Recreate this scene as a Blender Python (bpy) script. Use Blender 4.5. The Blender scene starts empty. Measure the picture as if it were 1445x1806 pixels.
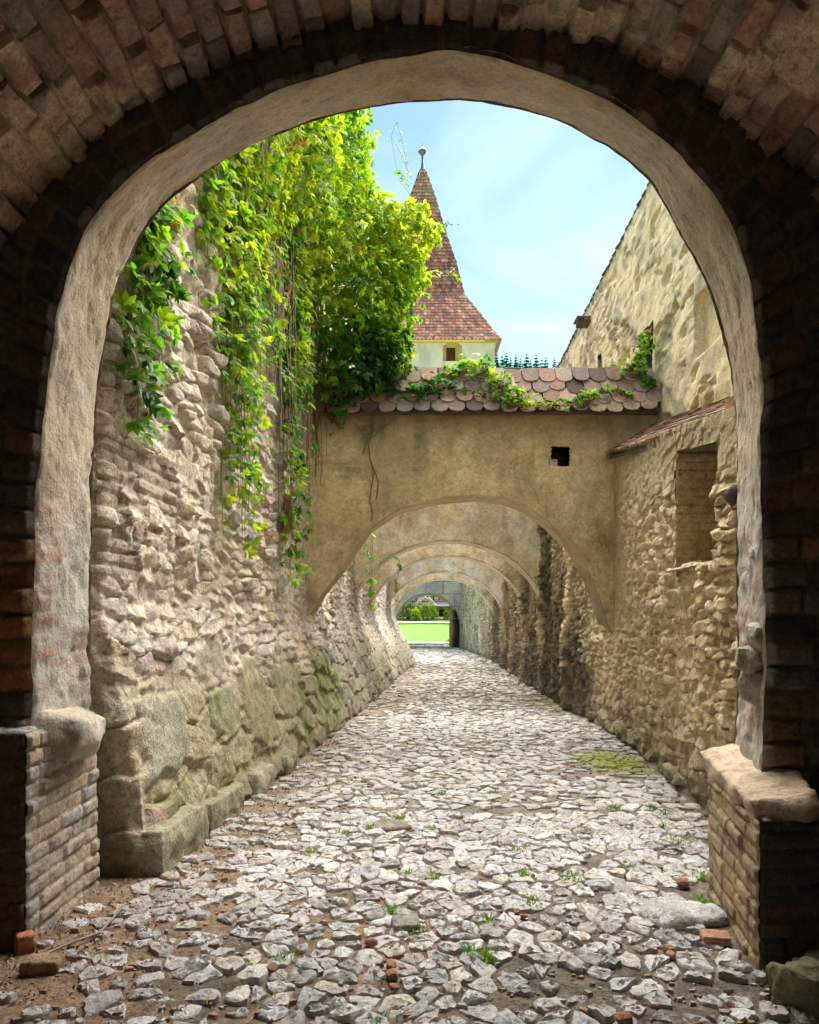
import bpy, math, random
import numpy as np
from mathutils import Matrix, Vector

random.seed(7)
RNG = np.random.default_rng(11)
scene = bpy.context.scene
COL = scene.collection
F = 1300.0; CX = 722.5; HY = 1101.0; EYE = 1.6

def P(px, py, Y):
    """point seen at photo pixel (px,py) at distance Y in front of the viewpoint"""
    return np.array([(px - CX) / F * Y, Y, EYE + (HY - py) / F * Y])
def G(px, py):
    """point of the level ground seen at a photo pixel"""
    Y = EYE * F / (py - HY)
    return np.array([(px - CX) / F * Y, Y, 0.0])

# ------------------------------------------------------------------ noise
def _h(ix, iy, iz, seed):
    ix = np.asarray(ix).astype(np.int64); iy = np.asarray(iy).astype(np.int64); iz = np.asarray(iz).astype(np.int64)
    n = (ix * 374761393 + iy * 668265263 + iz * 2147483647 + seed * 974634777) & 0xFFFFFFFF
    n = ((n ^ (n >> 13)) * 1274126177) & 0xFFFFFFFF
    n = ((n ^ (n >> 16)) * 2246822519) & 0xFFFFFFFF
    n = (n ^ (n >> 15))
    return (n & 0xFFFFFF) / float(0x1000000)
def vnoise(x, y, z=0.0, seed=0):
    x, y, z = np.broadcast_arrays(np.asarray(x, float), np.asarray(y, float), np.asarray(z, float))
    xi = np.floor(x); yi = np.floor(y); zi = np.floor(z)
    fx = x - xi; fy = y - yi; fz = z - zi
    fx = fx * fx * (3 - 2 * fx); fy = fy * fy * (3 - 2 * fy); fz = fz * fz * (3 - 2 * fz)
    r = 0
    for dx in (0, 1):
        wx = fx if dx else 1 - fx
        for dy in (0, 1):
            wy = fy if dy else 1 - fy
            for dz in (0, 1):
                wz = fz if dz else 1 - fz
                r = r + wx * wy * wz * _h(xi + dx, yi + dy, zi + dz, seed)
    return r * 2 - 1
def fbm(x, y, z=0.0, seed=0, o=4, g=0.5):
    a = 1.0; r = 0; f = 1.0; t = 0
    for k in range(o):
        r = r + a * vnoise(np.asarray(x) * f, np.asarray(y) * f, np.asarray(z) * f, seed + k * 17); t += a
        a *= g; f *= 2.03
    return r / t
def ss(a, b, x):
    t = np.clip((x - a) / (b - a), 0, 1); return t * t * (3 - 2 * t)
def worley(x, y, seed=0, jit=0.85):
    xi = np.floor(x); yi = np.floor(y)
    F1 = np.full(x.shape, 9.0); F2 = np.full(x.shape, 9.0); cid = np.zeros(x.shape); cid2 = np.zeros(x.shape)
    ox = np.zeros(x.shape); oy = np.zeros(x.shape)
    for dx in (-1, 0, 1):
        for dy in (-1, 0, 1):
            cx = xi + dx; cy = yi + dy
            a = _h(cx, cy, 0, seed); b = _h(cx, cy, 1, seed)
            px = cx + .5 + (a - .5) * jit; py = cy + .5 + (b - .5) * jit
            d = np.hypot(px - x, py - y)
            m = d < F1
            F2 = np.where(m, F1, np.minimum(F2, d))
            cid = np.where(m, _h(cx, cy, 2, seed), cid); cid2 = np.where(m, _h(cx, cy, 3, seed), cid2)
            ox = np.where(m, x - px, ox); oy = np.where(m, y - py, oy)
            F1 = np.where(m, d, F1)
    return F1, F2, cid, cid2, ox, oy
def lerp(a, b, t):
    return np.asarray(a, float) + (np.asarray(b, float) - np.asarray(a, float)) * t
def mix(c1, c2, t):
    return c1 * (1 - t[..., None]) + np.asarray(c2, float) * t[..., None]
def palette(r, cols):
    cols = np.asarray(cols, float); i = np.minimum((r * len(cols)).astype(int), len(cols) - 1)
    return cols[i]
def solid(shape, c):
    return np.broadcast_to(np.asarray(c, float), tuple(shape) + (3,)).copy()

# ------------------------------------------------------------------ objects
def setp(o, label=None, cat=None, group=None, kind=None):
    if label: o['label'] = label
    if cat: o['category'] = cat
    if group: o['group'] = group
    if kind: o['kind'] = kind
    return o
def thing(name, label, cat, loc, group=None):
    o = bpy.data.objects.new(name, None); COL.objects.link(o); o.location = tuple(float(v) for v in loc)
    o.empty_display_size = .2
    return setp(o, label, cat, group)
def world_loc(o):
    v = Vector(o.location)
    while o.parent is not None:
        o = o.parent; v += Vector(o.location) if o.type == 'EMPTY' else Vector((0, 0, 0))
    return v
class MB:
    """collects verts / faces / vertex colours"""
    def __init__(s): s.v = []; s.f4 = []; s.f3 = []; s.c = []; s.n = 0; s.poly = []
    def add(s, v, f, c):
        v = np.asarray(v, float).reshape(-1, 3); f = np.asarray(f, np.int64)
        c = np.asarray(c, float)
        if c.ndim == 1: c = np.broadcast_to(c, (len(v), 3))
        s.v.append(v); s.c.append(c.reshape(-1, 3))
        if f.size:
            (s.f4 if f.shape[1] == 4 else s.f3).append(f + s.n)
        s.n += len(v)
    def grid(s, pts, col, mask=None, flip=False):
        a, b = pts.shape[:2]
        i = np.arange(a * b).reshape(a, b)
        q = np.stack([i[:-1, :-1], i[1:, :-1], i[1:, 1:], i[:-1, 1:]], -1)
        if flip: q = q[..., ::-1]
        if mask is not None: q = q[mask]
        s.add(pts.reshape(-1, 3), q.reshape(-1, 4), np.broadcast_to(col, (a, b, 3)).reshape(-1, 3))
    def box(s, x0, x1, y0, y1, z0, z1, c, R=None, o=(0, 0, 0)):
        v = np.array([[x, y, z] for z in (z0, z1) for y in (y0, y1) for x in (x0, x1)], float)
        if R is not None: v = v @ np.asarray(R).T
        v = v + np.asarray(o)
        f = [[0, 2, 3, 1], [4, 5, 7, 6], [0, 1, 5, 4], [2, 6, 7, 3], [0, 4, 6, 2], [1, 3, 7, 5]]
        s.add(v, f, c)
    def build(s, name, mat, parent=None, smooth=True, weld=False):
        me = bpy.data.meshes.new(name)
        v = np.concatenate(s.v); c = np.concatenate(s.c)
        f4 = np.concatenate(s.f4) if s.f4 else np.zeros((0, 4), int)
        f3 = np.concatenate(s.f3) if s.f3 else np.zeros((0, 3), int)
        me.vertices.add(len(v)); me.vertices.foreach_set('co', v.astype(np.float32).ravel())
        nl = f4.size + f3.size
        me.loops.add(nl); me.loops.foreach_set('vertex_index', np.concatenate([f4.ravel(), f3.ravel()]).astype(np.int32))
        me.polygons.add(len(f4) + len(f3))
        st = np.concatenate([np.arange(len(f4)) * 4, f4.size + np.arange(len(f3)) * 3]).astype(np.int32)
        me.polygons.foreach_set('loop_start', st)
        me.polygons.foreach_set('use_smooth', np.full(len(st), bool(smooth)))
        me.update(calc_edges=True); me.validate()
        if smooth == 2: me.set_sharp_from_angle(angle=math.radians(38))
        at = me.color_attributes.new('Col', 'FLOAT_COLOR', 'POINT')
        at.data.foreach_set('color', np.concatenate([np.clip(c, 0, 1), np.ones((len(c), 1))], 1).astype(np.float32).ravel())
        if weld:
            import bmesh
            bm = bmesh.new(); bm.from_mesh(me); bmesh.ops.remove_doubles(bm, verts=bm.verts, dist=2e-4); bmesh.ops.recalc_face_normals(bm, faces=bm.faces); bm.to_mesh(me); bm.free()
        me.materials.append(mat)
        o = bpy.data.objects.new(name, me); COL.objects.link(o)
        if parent is not None:
            o.parent = parent
            o.matrix_parent_inverse = Matrix.Translation(-world_loc(parent))
        return o
def origin_to(o, p):
    """put a single-mesh thing's origin at p"""
    p = Vector([float(v) for v in p]); o.data.transform(Matrix.Translation(-p)); o.location = p
    return o

# ------------------------------------------------------------------ materials
def mat_col(name, rough=.9, var=.25, vs=6.0, bump=.3, bs=40.0, bd=.01, spec=.25, trans=0.0, metal=0.0, fine=.12, pit=0.0, ps=26.0):
    m = bpy.data.materials.new(name); m.use_nodes = True
    nt = m.node_tree; N = nt.nodes; L = nt.links
    b = N['Principled BSDF']; out = N['Material Output']
    b.inputs['Roughness'].default_value = rough; b.inputs['Metallic'].default_value = metal
    b.inputs['Specular IOR Level'].default_value = spec
    at = N.new('ShaderNodeAttribute'); at.attribute_name = 'Col'
    tc = N.new('ShaderNodeTexCoord')
    geo = N.new('ShaderNodeNewGeometry')
    n1 = N.new('ShaderNodeTexNoise'); n1.inputs['Scale'].default_value = vs; n1.inputs['Detail'].default_value = 6; n1.inputs['Roughness'].default_value = .65
    n2 = N.new('ShaderNodeTexNoise'); n2.inputs['Scale'].default_value = bs; n2.inputs['Detail'].default_value = 5; n2.inputs['Roughness'].default_value = .7
    L.new(geo.outputs['Position'], n1.inputs['Vector']); L.new(geo.outputs['Position'], n2.inputs['Vector'])
    def ramp(src, lo, hi):
        r = N.new('ShaderNodeMapRange'); r.inputs[1].default_value = .3; r.inputs[2].default_value = .7
        r.inputs[3].default_value = lo; r.inputs[4].default_value = hi; L.new(src, r.inputs[0]); return r.outputs[0]
    mu = N.new('ShaderNodeMath'); mu.operation = 'MULTIPLY'
    L.new(ramp(n1.outputs[0], 1 - var, 1 + var), mu.inputs[0]); L.new(ramp(n2.outputs[0], 1 - fine, 1 + fine), mu.inputs[1])
    if pit > 0:
        n3 = N.new('ShaderNodeTexNoise'); n3.inputs['Scale'].default_value = ps; n3.inputs['Detail'].default_value = 8; n3.inputs['Roughness'].default_value = .75
        L.new(geo.outputs['Position'], n3.inputs['Vector'])
        r3 = N.new('ShaderNodeMapRange'); r3.inputs[1].default_value = .36; r3.inputs[2].default_value = .47; r3.inputs[3].default_value = 1 - pit; r3.inputs[4].default_value = 1.05
        L.new(n3.outputs[0], r3.inputs[0]); m3 = N.new('ShaderNodeMath'); m3.operation = 'MULTIPLY'; L.new(mu.outputs[0], m3.inputs[0]); L.new(r3.outputs[0], m3.inputs[1]); mu = m3
    vm = N.new('ShaderNodeVectorMath'); vm.operation = 'SCALE'
    L.new(at.outputs['Color'], vm.inputs[0]); L.new(mu.outputs[0], vm.inputs['Scale'])
    L.new(vm.outputs[0], b.inputs['Base Color'])
    if bump > 0:
        bn = N.new('ShaderNodeBump'); bn.inputs['Strength'].default_value = bump; bn.inputs['Distance'].default_value = bd
        L.new(n2.outputs[0], bn.inputs['Height']); L.new(bn.outputs[0], b.inputs['Normal'])
    if trans > 0:
        t = N.new('ShaderNodeBsdfTranslucent'); mx = N.new('ShaderNodeMixShader'); mx.inputs[0].default_value = trans
        v2 = N.new('ShaderNodeVectorMath'); v2.operation = 'MULTIPLY'; v2.inputs[1].default_value = (1.5, 1.6, .8)
        L.new(vm.outputs[0], v2.inputs[0]); L.new(v2.outputs[0], t.inputs['Color'])
        L.new(b.outputs[0], mx.inputs[1]); L.new(t.outputs[0], mx.inputs[2]); L.new(mx.outputs[0], out.inputs['Surface'])
    return m
M_STONE = mat_col('rubble_stone', .92, .34, 9, .9, 48, .03, fine=.34, pit=.5, ps=20)
M_PLASTER = mat_col('old_plaster', .94, .26, 3.5, .8, 42, .02, fine=.22, pit=.3, ps=17)
M_ROUGH = mat_col('rough_render', .94, .20, 5, .8, 40, .03, fine=.22, pit=.3, ps=15)
M_BRICK = mat_col('old_brick', .93, .36, 10, .8, 55, .016, fine=.3, pit=.45, ps=24)
M_COBBLE = mat_col('cobble_stone', .78, .26, 18, .9, 42, .02, spec=.3, fine=.25, pit=.4, ps=30)
M_DIRT = mat_col('trodden_dirt', .95, .35, 5, .9, 70, .02, fine=.6, pit=.45, ps=40)
M_TILE = mat_col('clay_tile', .85, .35, 16, .4, 70, .005)
M_LEAF = mat_col('creeper_leaf', .5, .15, 9, 0, 40, .0, spec=.4, trans=.48)
M_STEM = mat_col('dry_stem', .9, .2, 20, 0, 40, 0)
M_GRASS = mat_col('grass_blade', .6, .2, 3, 0, 40, 0, trans=.35)
M_WOOD = mat_col('weathered_wood', .85, .35, 12, .5, 50, .006)
M_METAL = mat_col('painted_metal', .4, .05, 5, 0, 40, 0, metal=.4, spec=.5)
M_PAINT = mat_col('lime_paint', .9, .06, 1.2, .2, 12, .01, fine=.04)
M_GLASS = mat_col('dark_opening', .3, .05, 5, 0, 40, 0, spec=.5)
M_LAWN = mat_col('lawn_turf', .9, .25, .8, .6, 9, .05)

# ------------------------------------------------------------------ walls along a path
def poly_at(pl, s):
    pl = np.asarray(pl, float)
    d = np.concatenate([[0], np.cumsum(np.hypot(*np.diff(pl, axis=0).T))]); d /= d[-1]
    return pl, d
def sheet_normals(p):
    du = np.gradient(p, axis=0); dv = np.gradient(p, axis=1)
    n = np.cross(du, dv); n /= np.maximum(np.linalg.norm(n, axis=-1, keepdims=True), 1e-9)
    return n
def wall_base(base, top, ts, zs, zb):
    """base/top: polylines with the same knots; ts: knot parameter samples; zs heights (nz) or (nt,nz)"""
    base = np.asarray(base, float); top = np.asarray(top, float); k = np.arange(len(base))
    b = np.stack([np.interp(ts, k, base[:, i]) for i in (0, 1)], -1)
    t = np.stack([np.interp(ts, k, top[:, i]) for i in (0, 1)], -1)
    zs = np.broadcast_to(zs, (len(ts), np.shape(zs)[-1]))
    f = np.clip(zs / zb, 0, 1); f = f * f * (3 - 2 * f) * .5 + f * .5
    xy = b[:, None] * (1 - f[..., None]) + t[:, None] * f[..., None]
    return np.concatenate([xy, zs[..., None]], -1)
def knots_for(ys, base):
    """parameter of the monotone-in-Y part of a polyline for given Y"""
    base = np.asarray(base, float); return np.interp(ys, base[:, 1], np.arange(len(base)))
def geo_steps(y0, y1, r):
    n = int(math.log(y1 / y0) / r); return y0 * np.exp(np.linspace(0, math.log(y1 / y0), n))

MORTAR = (.58, .49, .37)
def rubble(u, v, sx, sy, seed, H=.05, wob=.5, cols=None, mort=MORTAR, smear=.5, gap=(.025, .13)):
    """stone relief and colour over wall coordinates in metres"""
    wu = u + .07 * fbm(u * 3.1, v * 3.1, 0, seed + 3, 3); wv = v + .05 * fbm(u * 2.3, v * 4.1, 3, seed + 5, 3)
    F1, F2, a, b, ox, oy = worley(wu / sx + .5 * (np.floor(wv / sy) % 2), wv / sy, seed, .72) if False else worley(wu / sx, wv / sy, seed, .76)
    d = F2 - F1
    st = ss(gap[0], gap[1], d)
    tilt = (a - .5) * ox * 1.6 + (b - .5) * oy * 1.6
    sm = ss(-.25, .35, fbm(u * .9, v * .9, 7, seed + 9, 3) + (b - .5) * .9 + (.5 - smear))
    h = H * (st * (.35 + .65 * a) * (.25 + .75 * sm) + st * tilt * .8 - st * oy * .42 * (.35 + .65 * sm))
    h = h + .016 * fbm(u * 9, v * 9, 0, seed + 21, 4) + .020 * (.4 - np.abs(fbm(u * 7, v * 9, 2, seed + 23, 4))) * (.4 + st) + .022 * fbm(u * 2.2, v * 2.2, 0, seed + 31, 3)
    cols = cols if cols is not None else [(.48, .41, .35), (.60, .50, .36), (.52, .41, .28), (.42, .37, .35), (.62, .55, .45), (.46, .34, .26), (.58, .52, .43), (.64, .57, .45)]
    c = palette(_h(np.floor(a * 9999), np.floor(b * 9999), 5, seed), cols)
    c = mix(c, mort, 1 - ss(.03, .11, d) * (.45 + .55 * sm))
    return h, c, d, sm, a, b

# ------------------------------------------------------------------ tubes, leaves
def tubes(mb, lines, rad, col, sides=4):
    for ln in lines:
        ln = np.asarray(ln, float); n = len(ln)
        if n < 2: continue
        t = np.gradient(ln, axis=0); t /= np.maximum(np.linalg.norm(t, axis=1, keepdims=True), 1e-9)
        ref = np.where(np.abs(t[:, 2:3]) > .9, [[1., 0, 0]], [[0., 0, 1]])
        a = np.cross(t, ref); a /= np.maximum(np.linalg.norm(a, axis=1, keepdims=True), 1e-9); b = np.cross(t, a)
        r = np.broadcast_to(rad, (n,)) if np.ndim(rad) == 0 else np.interp(np.linspace(0, 1, n), np.linspace(0, 1, len(rad)), rad)
        th = np.linspace(0, 2 * math.pi, sides + 1)
        pts = ln[:, None] + (a[:, None] * np.cos(th)[None, :, None] + b[:, None] * np.sin(th)[None, :, None]) * np.asarray(r)[:, None, None]
        mb.grid(pts, np.asarray(col, float))
def unit(v):
    return v / np.maximum(np.linalg.norm(v, axis=-1, keepdims=True), 1e-9)
def leaves(mb, pts, out, size, cols, rng, hang=.7, nl=5, spread=1.25):
    """compound creeper leaves: nl leaflets fanned from each point"""
    n = len(pts); 
    if n == 0: return
    down = np.array([0, 0, -1.0])
    d = unit(down * hang + out * .55 + rng.normal(0, .45, (n, 3)))
    nr = unit(out * .8 + np.array([0, 0, .55]) + rng.normal(0, .45, (n, 3)))
    nr = unit(nr - d * np.sum(nr * d, 1, keepdims=True)); sd = np.cross(d, nr)
    size = np.broadcast_to(size, (n,)) * rng.uniform(.7, 1.25, n)
    V = []; C = []
    angs = np.linspace(-spread, spread, nl) if nl > 1 else [0.0]
    for k, ang in enumerate(angs):
        ll = size * (1 - .28 * abs(ang) / 1.25) * rng.uniform(.85, 1.1, n); w = ll * rng.uniform(.20, .27, n)
        a = ang + rng.normal(0, .12, n)
        dd = unit(d * np.cos(a)[:, None] + sd * np.sin(a)[:, None] + nr * rng.normal(-.08, .22, n)[:, None]); ss_ = unit(np.cross(nr, dd)); nn = np.cross(dd, ss_)
        fold = w * .35
        loc = [(0, 0, 0), (1, .36, 1), (.8, .68, .8), (0, 1, -.5), (-.8, .68, .8), (-1, .36, 1)]
        vv = np.stack([pts + ss_ * (w * x)[:, None] + dd * (ll * y)[:, None] + nn * (fold * z)[:, None] for x, y, z in loc], 1)
        V.append(vv); C.append(np.repeat(cols[:, None] * rng.uniform(.85, 1.15, (n, 1, 1)), 6, 1))
    V = np.concatenate(V); C = np.concatenate(C)
    i = np.arange(len(V))[:, None] * 6
    f = np.concatenate([i + np.array([[0, 1, 2, 3]]), i + np.array([[0, 3, 4, 5]])])
    mb.add(V.reshape(-1, 3), f, C.reshape(-1, 3))
LEAFC = .86 * np.array([(.46, .54, .03), (.38, .52, .03), (.26, .45, .03), (.15, .34, .03), (.06, .17, .035), (.04, .12, .035)])
def leafcols(n, rng, bright=.5, pts=None, orange=.01):
    r = rng.random(n) 
    if pts is not None: r = np.clip(r * .55 + .225 + .55 * fbm(pts[:, 0] * 1.6, pts[:, 1] * 1.6, pts[:, 2] * 1.6, 91, 3), 0, .999)
    r = np.clip(r + (.5 - bright), 0, .999)
    c = LEAFC[(r * 6).astype(int)] * rng.uniform(.8, 1.2, (n, 1))
    o = rng.random(n) < orange
    c[o] = (.45, .13, .03)
    return c

# ------------------------------------------------------------------ camera, world, sun
cam = bpy.data.cameras.new('camera'); co = bpy.data.objects.new('camera', cam); COL.objects.link(co)
cam.sensor_fit = 'VERTICAL'; cam.sensor_height = 24.0; cam.lens = F / 1806 * 24.0
cam.shift_y = (HY - 903) / 1806; cam.clip_start = .05; cam.clip_end = 3000
co.location = (0, 0, EYE); co.rotation_euler = (math.pi / 2, 0, 0); scene.camera = co

SUN_EL, SUN_AZ = math.radians(57), math.radians(20)   # azimuth from straight ahead, negative = left
w = bpy.data.worlds.new('World'); scene.world = w; w.use_nodes = True
nt = w.node_tree; N = nt.nodes; L = nt.links
bg = N['Background']
sky = N.new('ShaderNodeTexSky'); sky.sky_type = 'NISHITA'; sky.sun_disc = False
sky.sun_elevation = SUN_EL; sky.sun_rotation = SUN_AZ; sky.air_density = 1.0; sky.dust_density = .6; sky.ozone_density = 1.6
tc = N.new('ShaderNodeTexCoord')
mp = N.new('ShaderNodeMapping'); mp.inputs['Scale'].default_value = (1.0, 1.0, 2.4); mp.inputs['Location'].default_value = (.35, 0, .2)
cn = N.new('ShaderNodeTexNoise'); cn.inputs['Scale'].default_value = 2.6; cn.inputs['Detail'].default_value = 8; cn.inputs['Roughness'].default_value = .55; cn.inputs['Distortion'].default_value = .35
cr = N.new('ShaderNodeMapRange'); cr.inputs[1].default_value = .42; cr.inputs[2].default_value = .72; cr.inputs[3].default_value = .05; cr.inputs[4].default_value = .9
mxs = N.new('ShaderNodeMix'); mxs.data_type = 'RGBA'
L.new(tc.outputs['Generated'], mp.inputs[0]); L.new(mp.outputs[0], cn.inputs['Vector']); L.new(cn.outputs[0], cr.inputs[0])
L.new(cr.outputs[0], mxs.inputs['Factor']); L.new(sky.outputs[0], mxs.inputs[6]); mxs.inputs[7].default_value = (6.6, 6.6, 6.9, 1)
tn = N.new('ShaderNodeMix'); tn.data_type = 'RGBA'; tn.blend_type = 'MULTIPLY'; tn.inputs['Factor'].default_value = 1.0; tn.inputs[7].default_value = (.76, 1.0, 1.08, 1)
L.new(mxs.outputs[2], tn.inputs[6]); L.new(tn.outputs[2], bg.inputs['Color']); bg.inputs['Strength'].default_value = .05
sl = bpy.data.lights.new('sun', 'SUN'); sl.energy = 5.0; sl.angle = math.radians(72); sl.color = (1, .95, .86)
so = bpy.data.objects.new('sun', sl); COL.objects.link(so)
dirv = Vector((math.sin(SUN_AZ) * math.cos(SUN_EL), math.cos(SUN_AZ) * math.cos(SUN_EL), math.sin(SUN_EL)))
so.rotation_euler = dirv.to_track_quat('Z', 'Y').to_euler(); so.location = (0, 20, 40)
scene.view_settings.view_transform = 'Standard'; scene.view_settings.look = 'None'; scene.view_settings.exposure = 1.95
try:
    scene.cycles.max_bounces = 8; scene.cycles.diffuse_bounces = 6; scene.cycles.use_denoising = True
except Exception: pass
# ================================================================== NEAR GATE
YF, YB = 3.86, 4.55
front = [(55,1640),(50,1480),(48,1330),(55,1250),(62,1000),(68,830),(80,700),(95,570),(118,480),(150,400),(200,340),(265,283),(350,226),(440,180),(540,140),(640,112),(700,100),(780,90),(860,98),(960,130),(1060,170),(1130,215),(1200,270),(1260,340),(1300,420),(1325,500),(1338,600),(1345,700),(1340,800),(1345,950),(1352,1100),(1356,1180),(1350,1260),(1344,1360),(1336,1500),(1330,1640)]
back = [(160,1562),(160,1450),(160,1330),(164,1250),(160,1100),(165,900),(167,800),(172,700),(187,600),(207,500),(247,420),(298,352),(370,296),(450,252),(540,218),(610,200),(690,186),(820,175),(930,194),(1000,222),(1100,278),(1145,322),(1192,400),(1240,490),(1270,570),(1288,640),(1298,720),(1301,820),(1300,930),(1300,1050),(1300,1150),(1300,1240),(1296,1330),(1290,1420),(1275,1500),(1262,1562)]
def prof(pts, Y, n):
    q = np.array([P(a, b, Y) for a, b in pts])[:, [0, 2]]
    k = np.arange(len(q)); t = np.linspace(0, len(q) - 1, n * 4)
    # light smoothing of the traced outline
    x = np.interp(t, k, q[:, 0]); z = np.interp(t, k, q[:, 1])
    ker = np.hanning(4 * n // 40 + 3); ker /= ker.sum(); h = len(ker) // 2
    xs = np.convolve(np.pad(x, h, 'edge'), ker, 'valid'); zs = np.convolve(np.pad(z, h, 'edge'), ker, 'valid')
    q = np.stack([xs, zs], -1)
    return q
def resample(q, n):
    d = np.concatenate([[0], np.cumsum(np.hypot(*np.diff(q, axis=0).T))]); u = np.linspace(0, d[-1], n)
    return np.stack([np.interp(u, d, q[:, 0]), np.interp(u, d, q[:, 1])], -1), u
NP_ = 620
pf, sf = resample(prof(front, YF, 300), NP_); pb, sb = resample(prof(back, YB, 300), NP_)
def wobble(p, amp=1.0, seed=40):
    x, y, z = p[..., 0], p[..., 1], p[..., 2]
    d = np.stack([fbm(x * 3.2, y * 3.2, z * 3.2, seed, 4), fbm(x * 3.2, y * 3.2, z * 3.2, seed + 50, 4) * .6, fbm(x * 3.2, y * 3.2, z * 3.2, seed + 90, 4)], -1)
    return p + d * .024 * amp
gate = thing('gatehouse', 'dark brick gatehouse with plastered round arch framing the lane', 'gatehouse', (0, 3.9, 0))
# plastered soffit of the arch
nv = 56
vv = np.linspace(0, 1, nv)
A = np.concatenate([pf[:, :1], np.full((NP_, 1), YF), pf[:, 1:]], 1); B = np.concatenate([pb[:, :1], np.full((NP_, 1), YB), pb[:, 1:]], 1)
S = A[:, None] * (1 - vv[None, :, None]) + B[:, None] * vv[None, :, None]
n = sheet_normals(S)
inw = np.sign(np.sum(n * (np.array([0, 4.2, 2.2]) - S), -1, keepdims=True)); n = n * inw
Z = S[..., 2]; X = S[..., 0]; yv = S[..., 1]
s_arc = np.broadcast_to(sf[:, None], Z.shape)
low = 1 - ss(2.0, 2.7, Z + .25 * fbm(yv * 2, Z * 1.3, X, 3, 3))
# brickwork showing through the worn lower jamb
cs = np.floor(s_arc / .085); ub = yv / .26 + .5 * (cs % 2); bi = np.floor(ub)
brk = _h(bi, cs, 0, 5); bj = np.minimum(np.abs(s_arc / .085 - np.round(s_arc / .085)) * .085, np.abs(ub - np.round(ub)) * .26)
bm = ss(.004, .014, bj)
show = ss(.15, .5, fbm(yv * 2.2, Z * 2.2, X, 77, 4) + .42 * (brk - .3) + .25 * (low - .5)) * low
col = solid(Z.shape, (.50, .40, .28))
col = mix(col, (.55, .49, .40), ss(-.2, .5, fbm(X * 1.4, yv * 1.4, Z * 1.4, 8, 4)))
col = mix(col, (.46, .44, .40), low * .75)
bc = palette(brk, [(.46, .22, .15), (.40, .25, .21), (.50, .27, .18), (.40, .33, .30)])
col = col * (1 - (show * bm * .8)[..., None]) + bc * (show * bm * .8)[..., None]
col = col * (1 - .45 * ss(.35, .6, fbm(X * 5, yv * 5, Z * 5, 31, 3)))[..., None] ** .5
edge = np.minimum(vv, 1 - vv)[None, :] * (YB - YF)
h = .010 * fbm(X * 4, yv * 4, Z * 4, 60, 4) + .009 * fbm(X * 14, yv * 14, Z * 14, 61, 4) + .012 * show * bm * (brk - .2) + .016 * low * fbm(X * 9, yv * 9, Z * 9, 63, 3)
h += .0035 * fbm(s_arc * 3, yv * 34, 0, 66, 3) * (1 - low)
col = mix(col, (.33, .25, .17), ss(.2, .5, fbm(X * 2.6, yv * 2.6, Z * 2.6, 69, 5)) * .45)
crk = (1 - ss(.0, .016, np.abs(fbm(X * 1.3, yv * 2.6, Z * 1.3, 67, 5)))) * ss(0, .3, fbm(X * .9, yv * .9, Z * .9, 70, 3)); h -= crk * .006; col = col * (1 - .45 * crk)[..., None]
pits = ss(.58, .72, vnoise(X * 22, yv * 22, Z * 22, 68)); h -= pits * .008
h -= .022 * (1 - ss(0, .05, edge)) ** 1.5
keep = ss(0, .04, edge)
S2 = wobble(S, 1.0) + n * h[..., None]
mb = MB(); mb.grid(S2, col); mb.build('plaster_soffit', M_PLASTER, gate)
# inner face (towards the viewer): radial brick voussoirs, coursed brick lower down
RV, XC, ZC = 2.75, .10, 2.04
nr = 70; rr = np.linspace(0, 1, nr)
out = np.zeros((NP_, 2))
for i, (x, z) in enumerate(pf):
    if z > ZC:
        a = math.atan2(z - ZC, x - XC); out[i] = (XC + RV * 1.22 * math.cos(a), ZC + RV * math.sin(a) * 1.0)
        r_in = math.hypot(x - XC, z - ZC)
        out[i] = (XC + max(RV, r_in + .16) * math.cos(a), ZC + max(RV, r_in + .16) * math.sin(a))
    else: out[i] = ((XC - RV - .12) if x < 0 else (XC + RV + .12), z)
W = pf[:, None] * (1 - rr[None, :, None]) + out[:, None] * rr[None, :, None]
Wp = np.stack([W[..., 0], np.full(W.shape[:2], YF), W[..., 1]], -1)
rd = np.hypot(W[..., 0] - pf[:, None, 0], W[..., 1] - pf[:, None, 1])
s2 = np.broadcast_to(sf[:, None], rd.shape)
cw = .135; ci = np.floor(s2 / cw); off = _h(ci, 0, 0, 9)
ur = (rd + off * .13) / .29; ri = np.floor(ur)
e1 = np.abs(s2 / cw - np.round(s2 / cw)) * cw; e2 = np.abs(ur - np.round(ur)) * .29
jm = ss(.006, .018, np.minimum(e1, e2))
br = _h(ci, ri, 1, 9); br2 = _h(ci, ri, 2, 9)
hh = jm * (.02 + .05 * (br - .3)) + .010 * fbm(W[..., 0] * 9, W[..., 1] * 9, 0, 14, 4)
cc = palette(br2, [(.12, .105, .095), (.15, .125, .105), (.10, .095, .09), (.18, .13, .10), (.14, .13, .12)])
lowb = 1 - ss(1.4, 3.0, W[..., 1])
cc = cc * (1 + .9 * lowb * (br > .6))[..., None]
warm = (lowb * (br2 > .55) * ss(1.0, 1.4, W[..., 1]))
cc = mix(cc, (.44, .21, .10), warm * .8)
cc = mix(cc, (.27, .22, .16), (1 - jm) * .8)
hh *= ss(0, .03, rd) 
Wp = wobble(Wp, 1.0); Wp[..., 1] -= hh
mb = MB(); mb.grid(Wp, cc, flip=True); mb.build('inner_wall', M_BRICK, gate)
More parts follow.
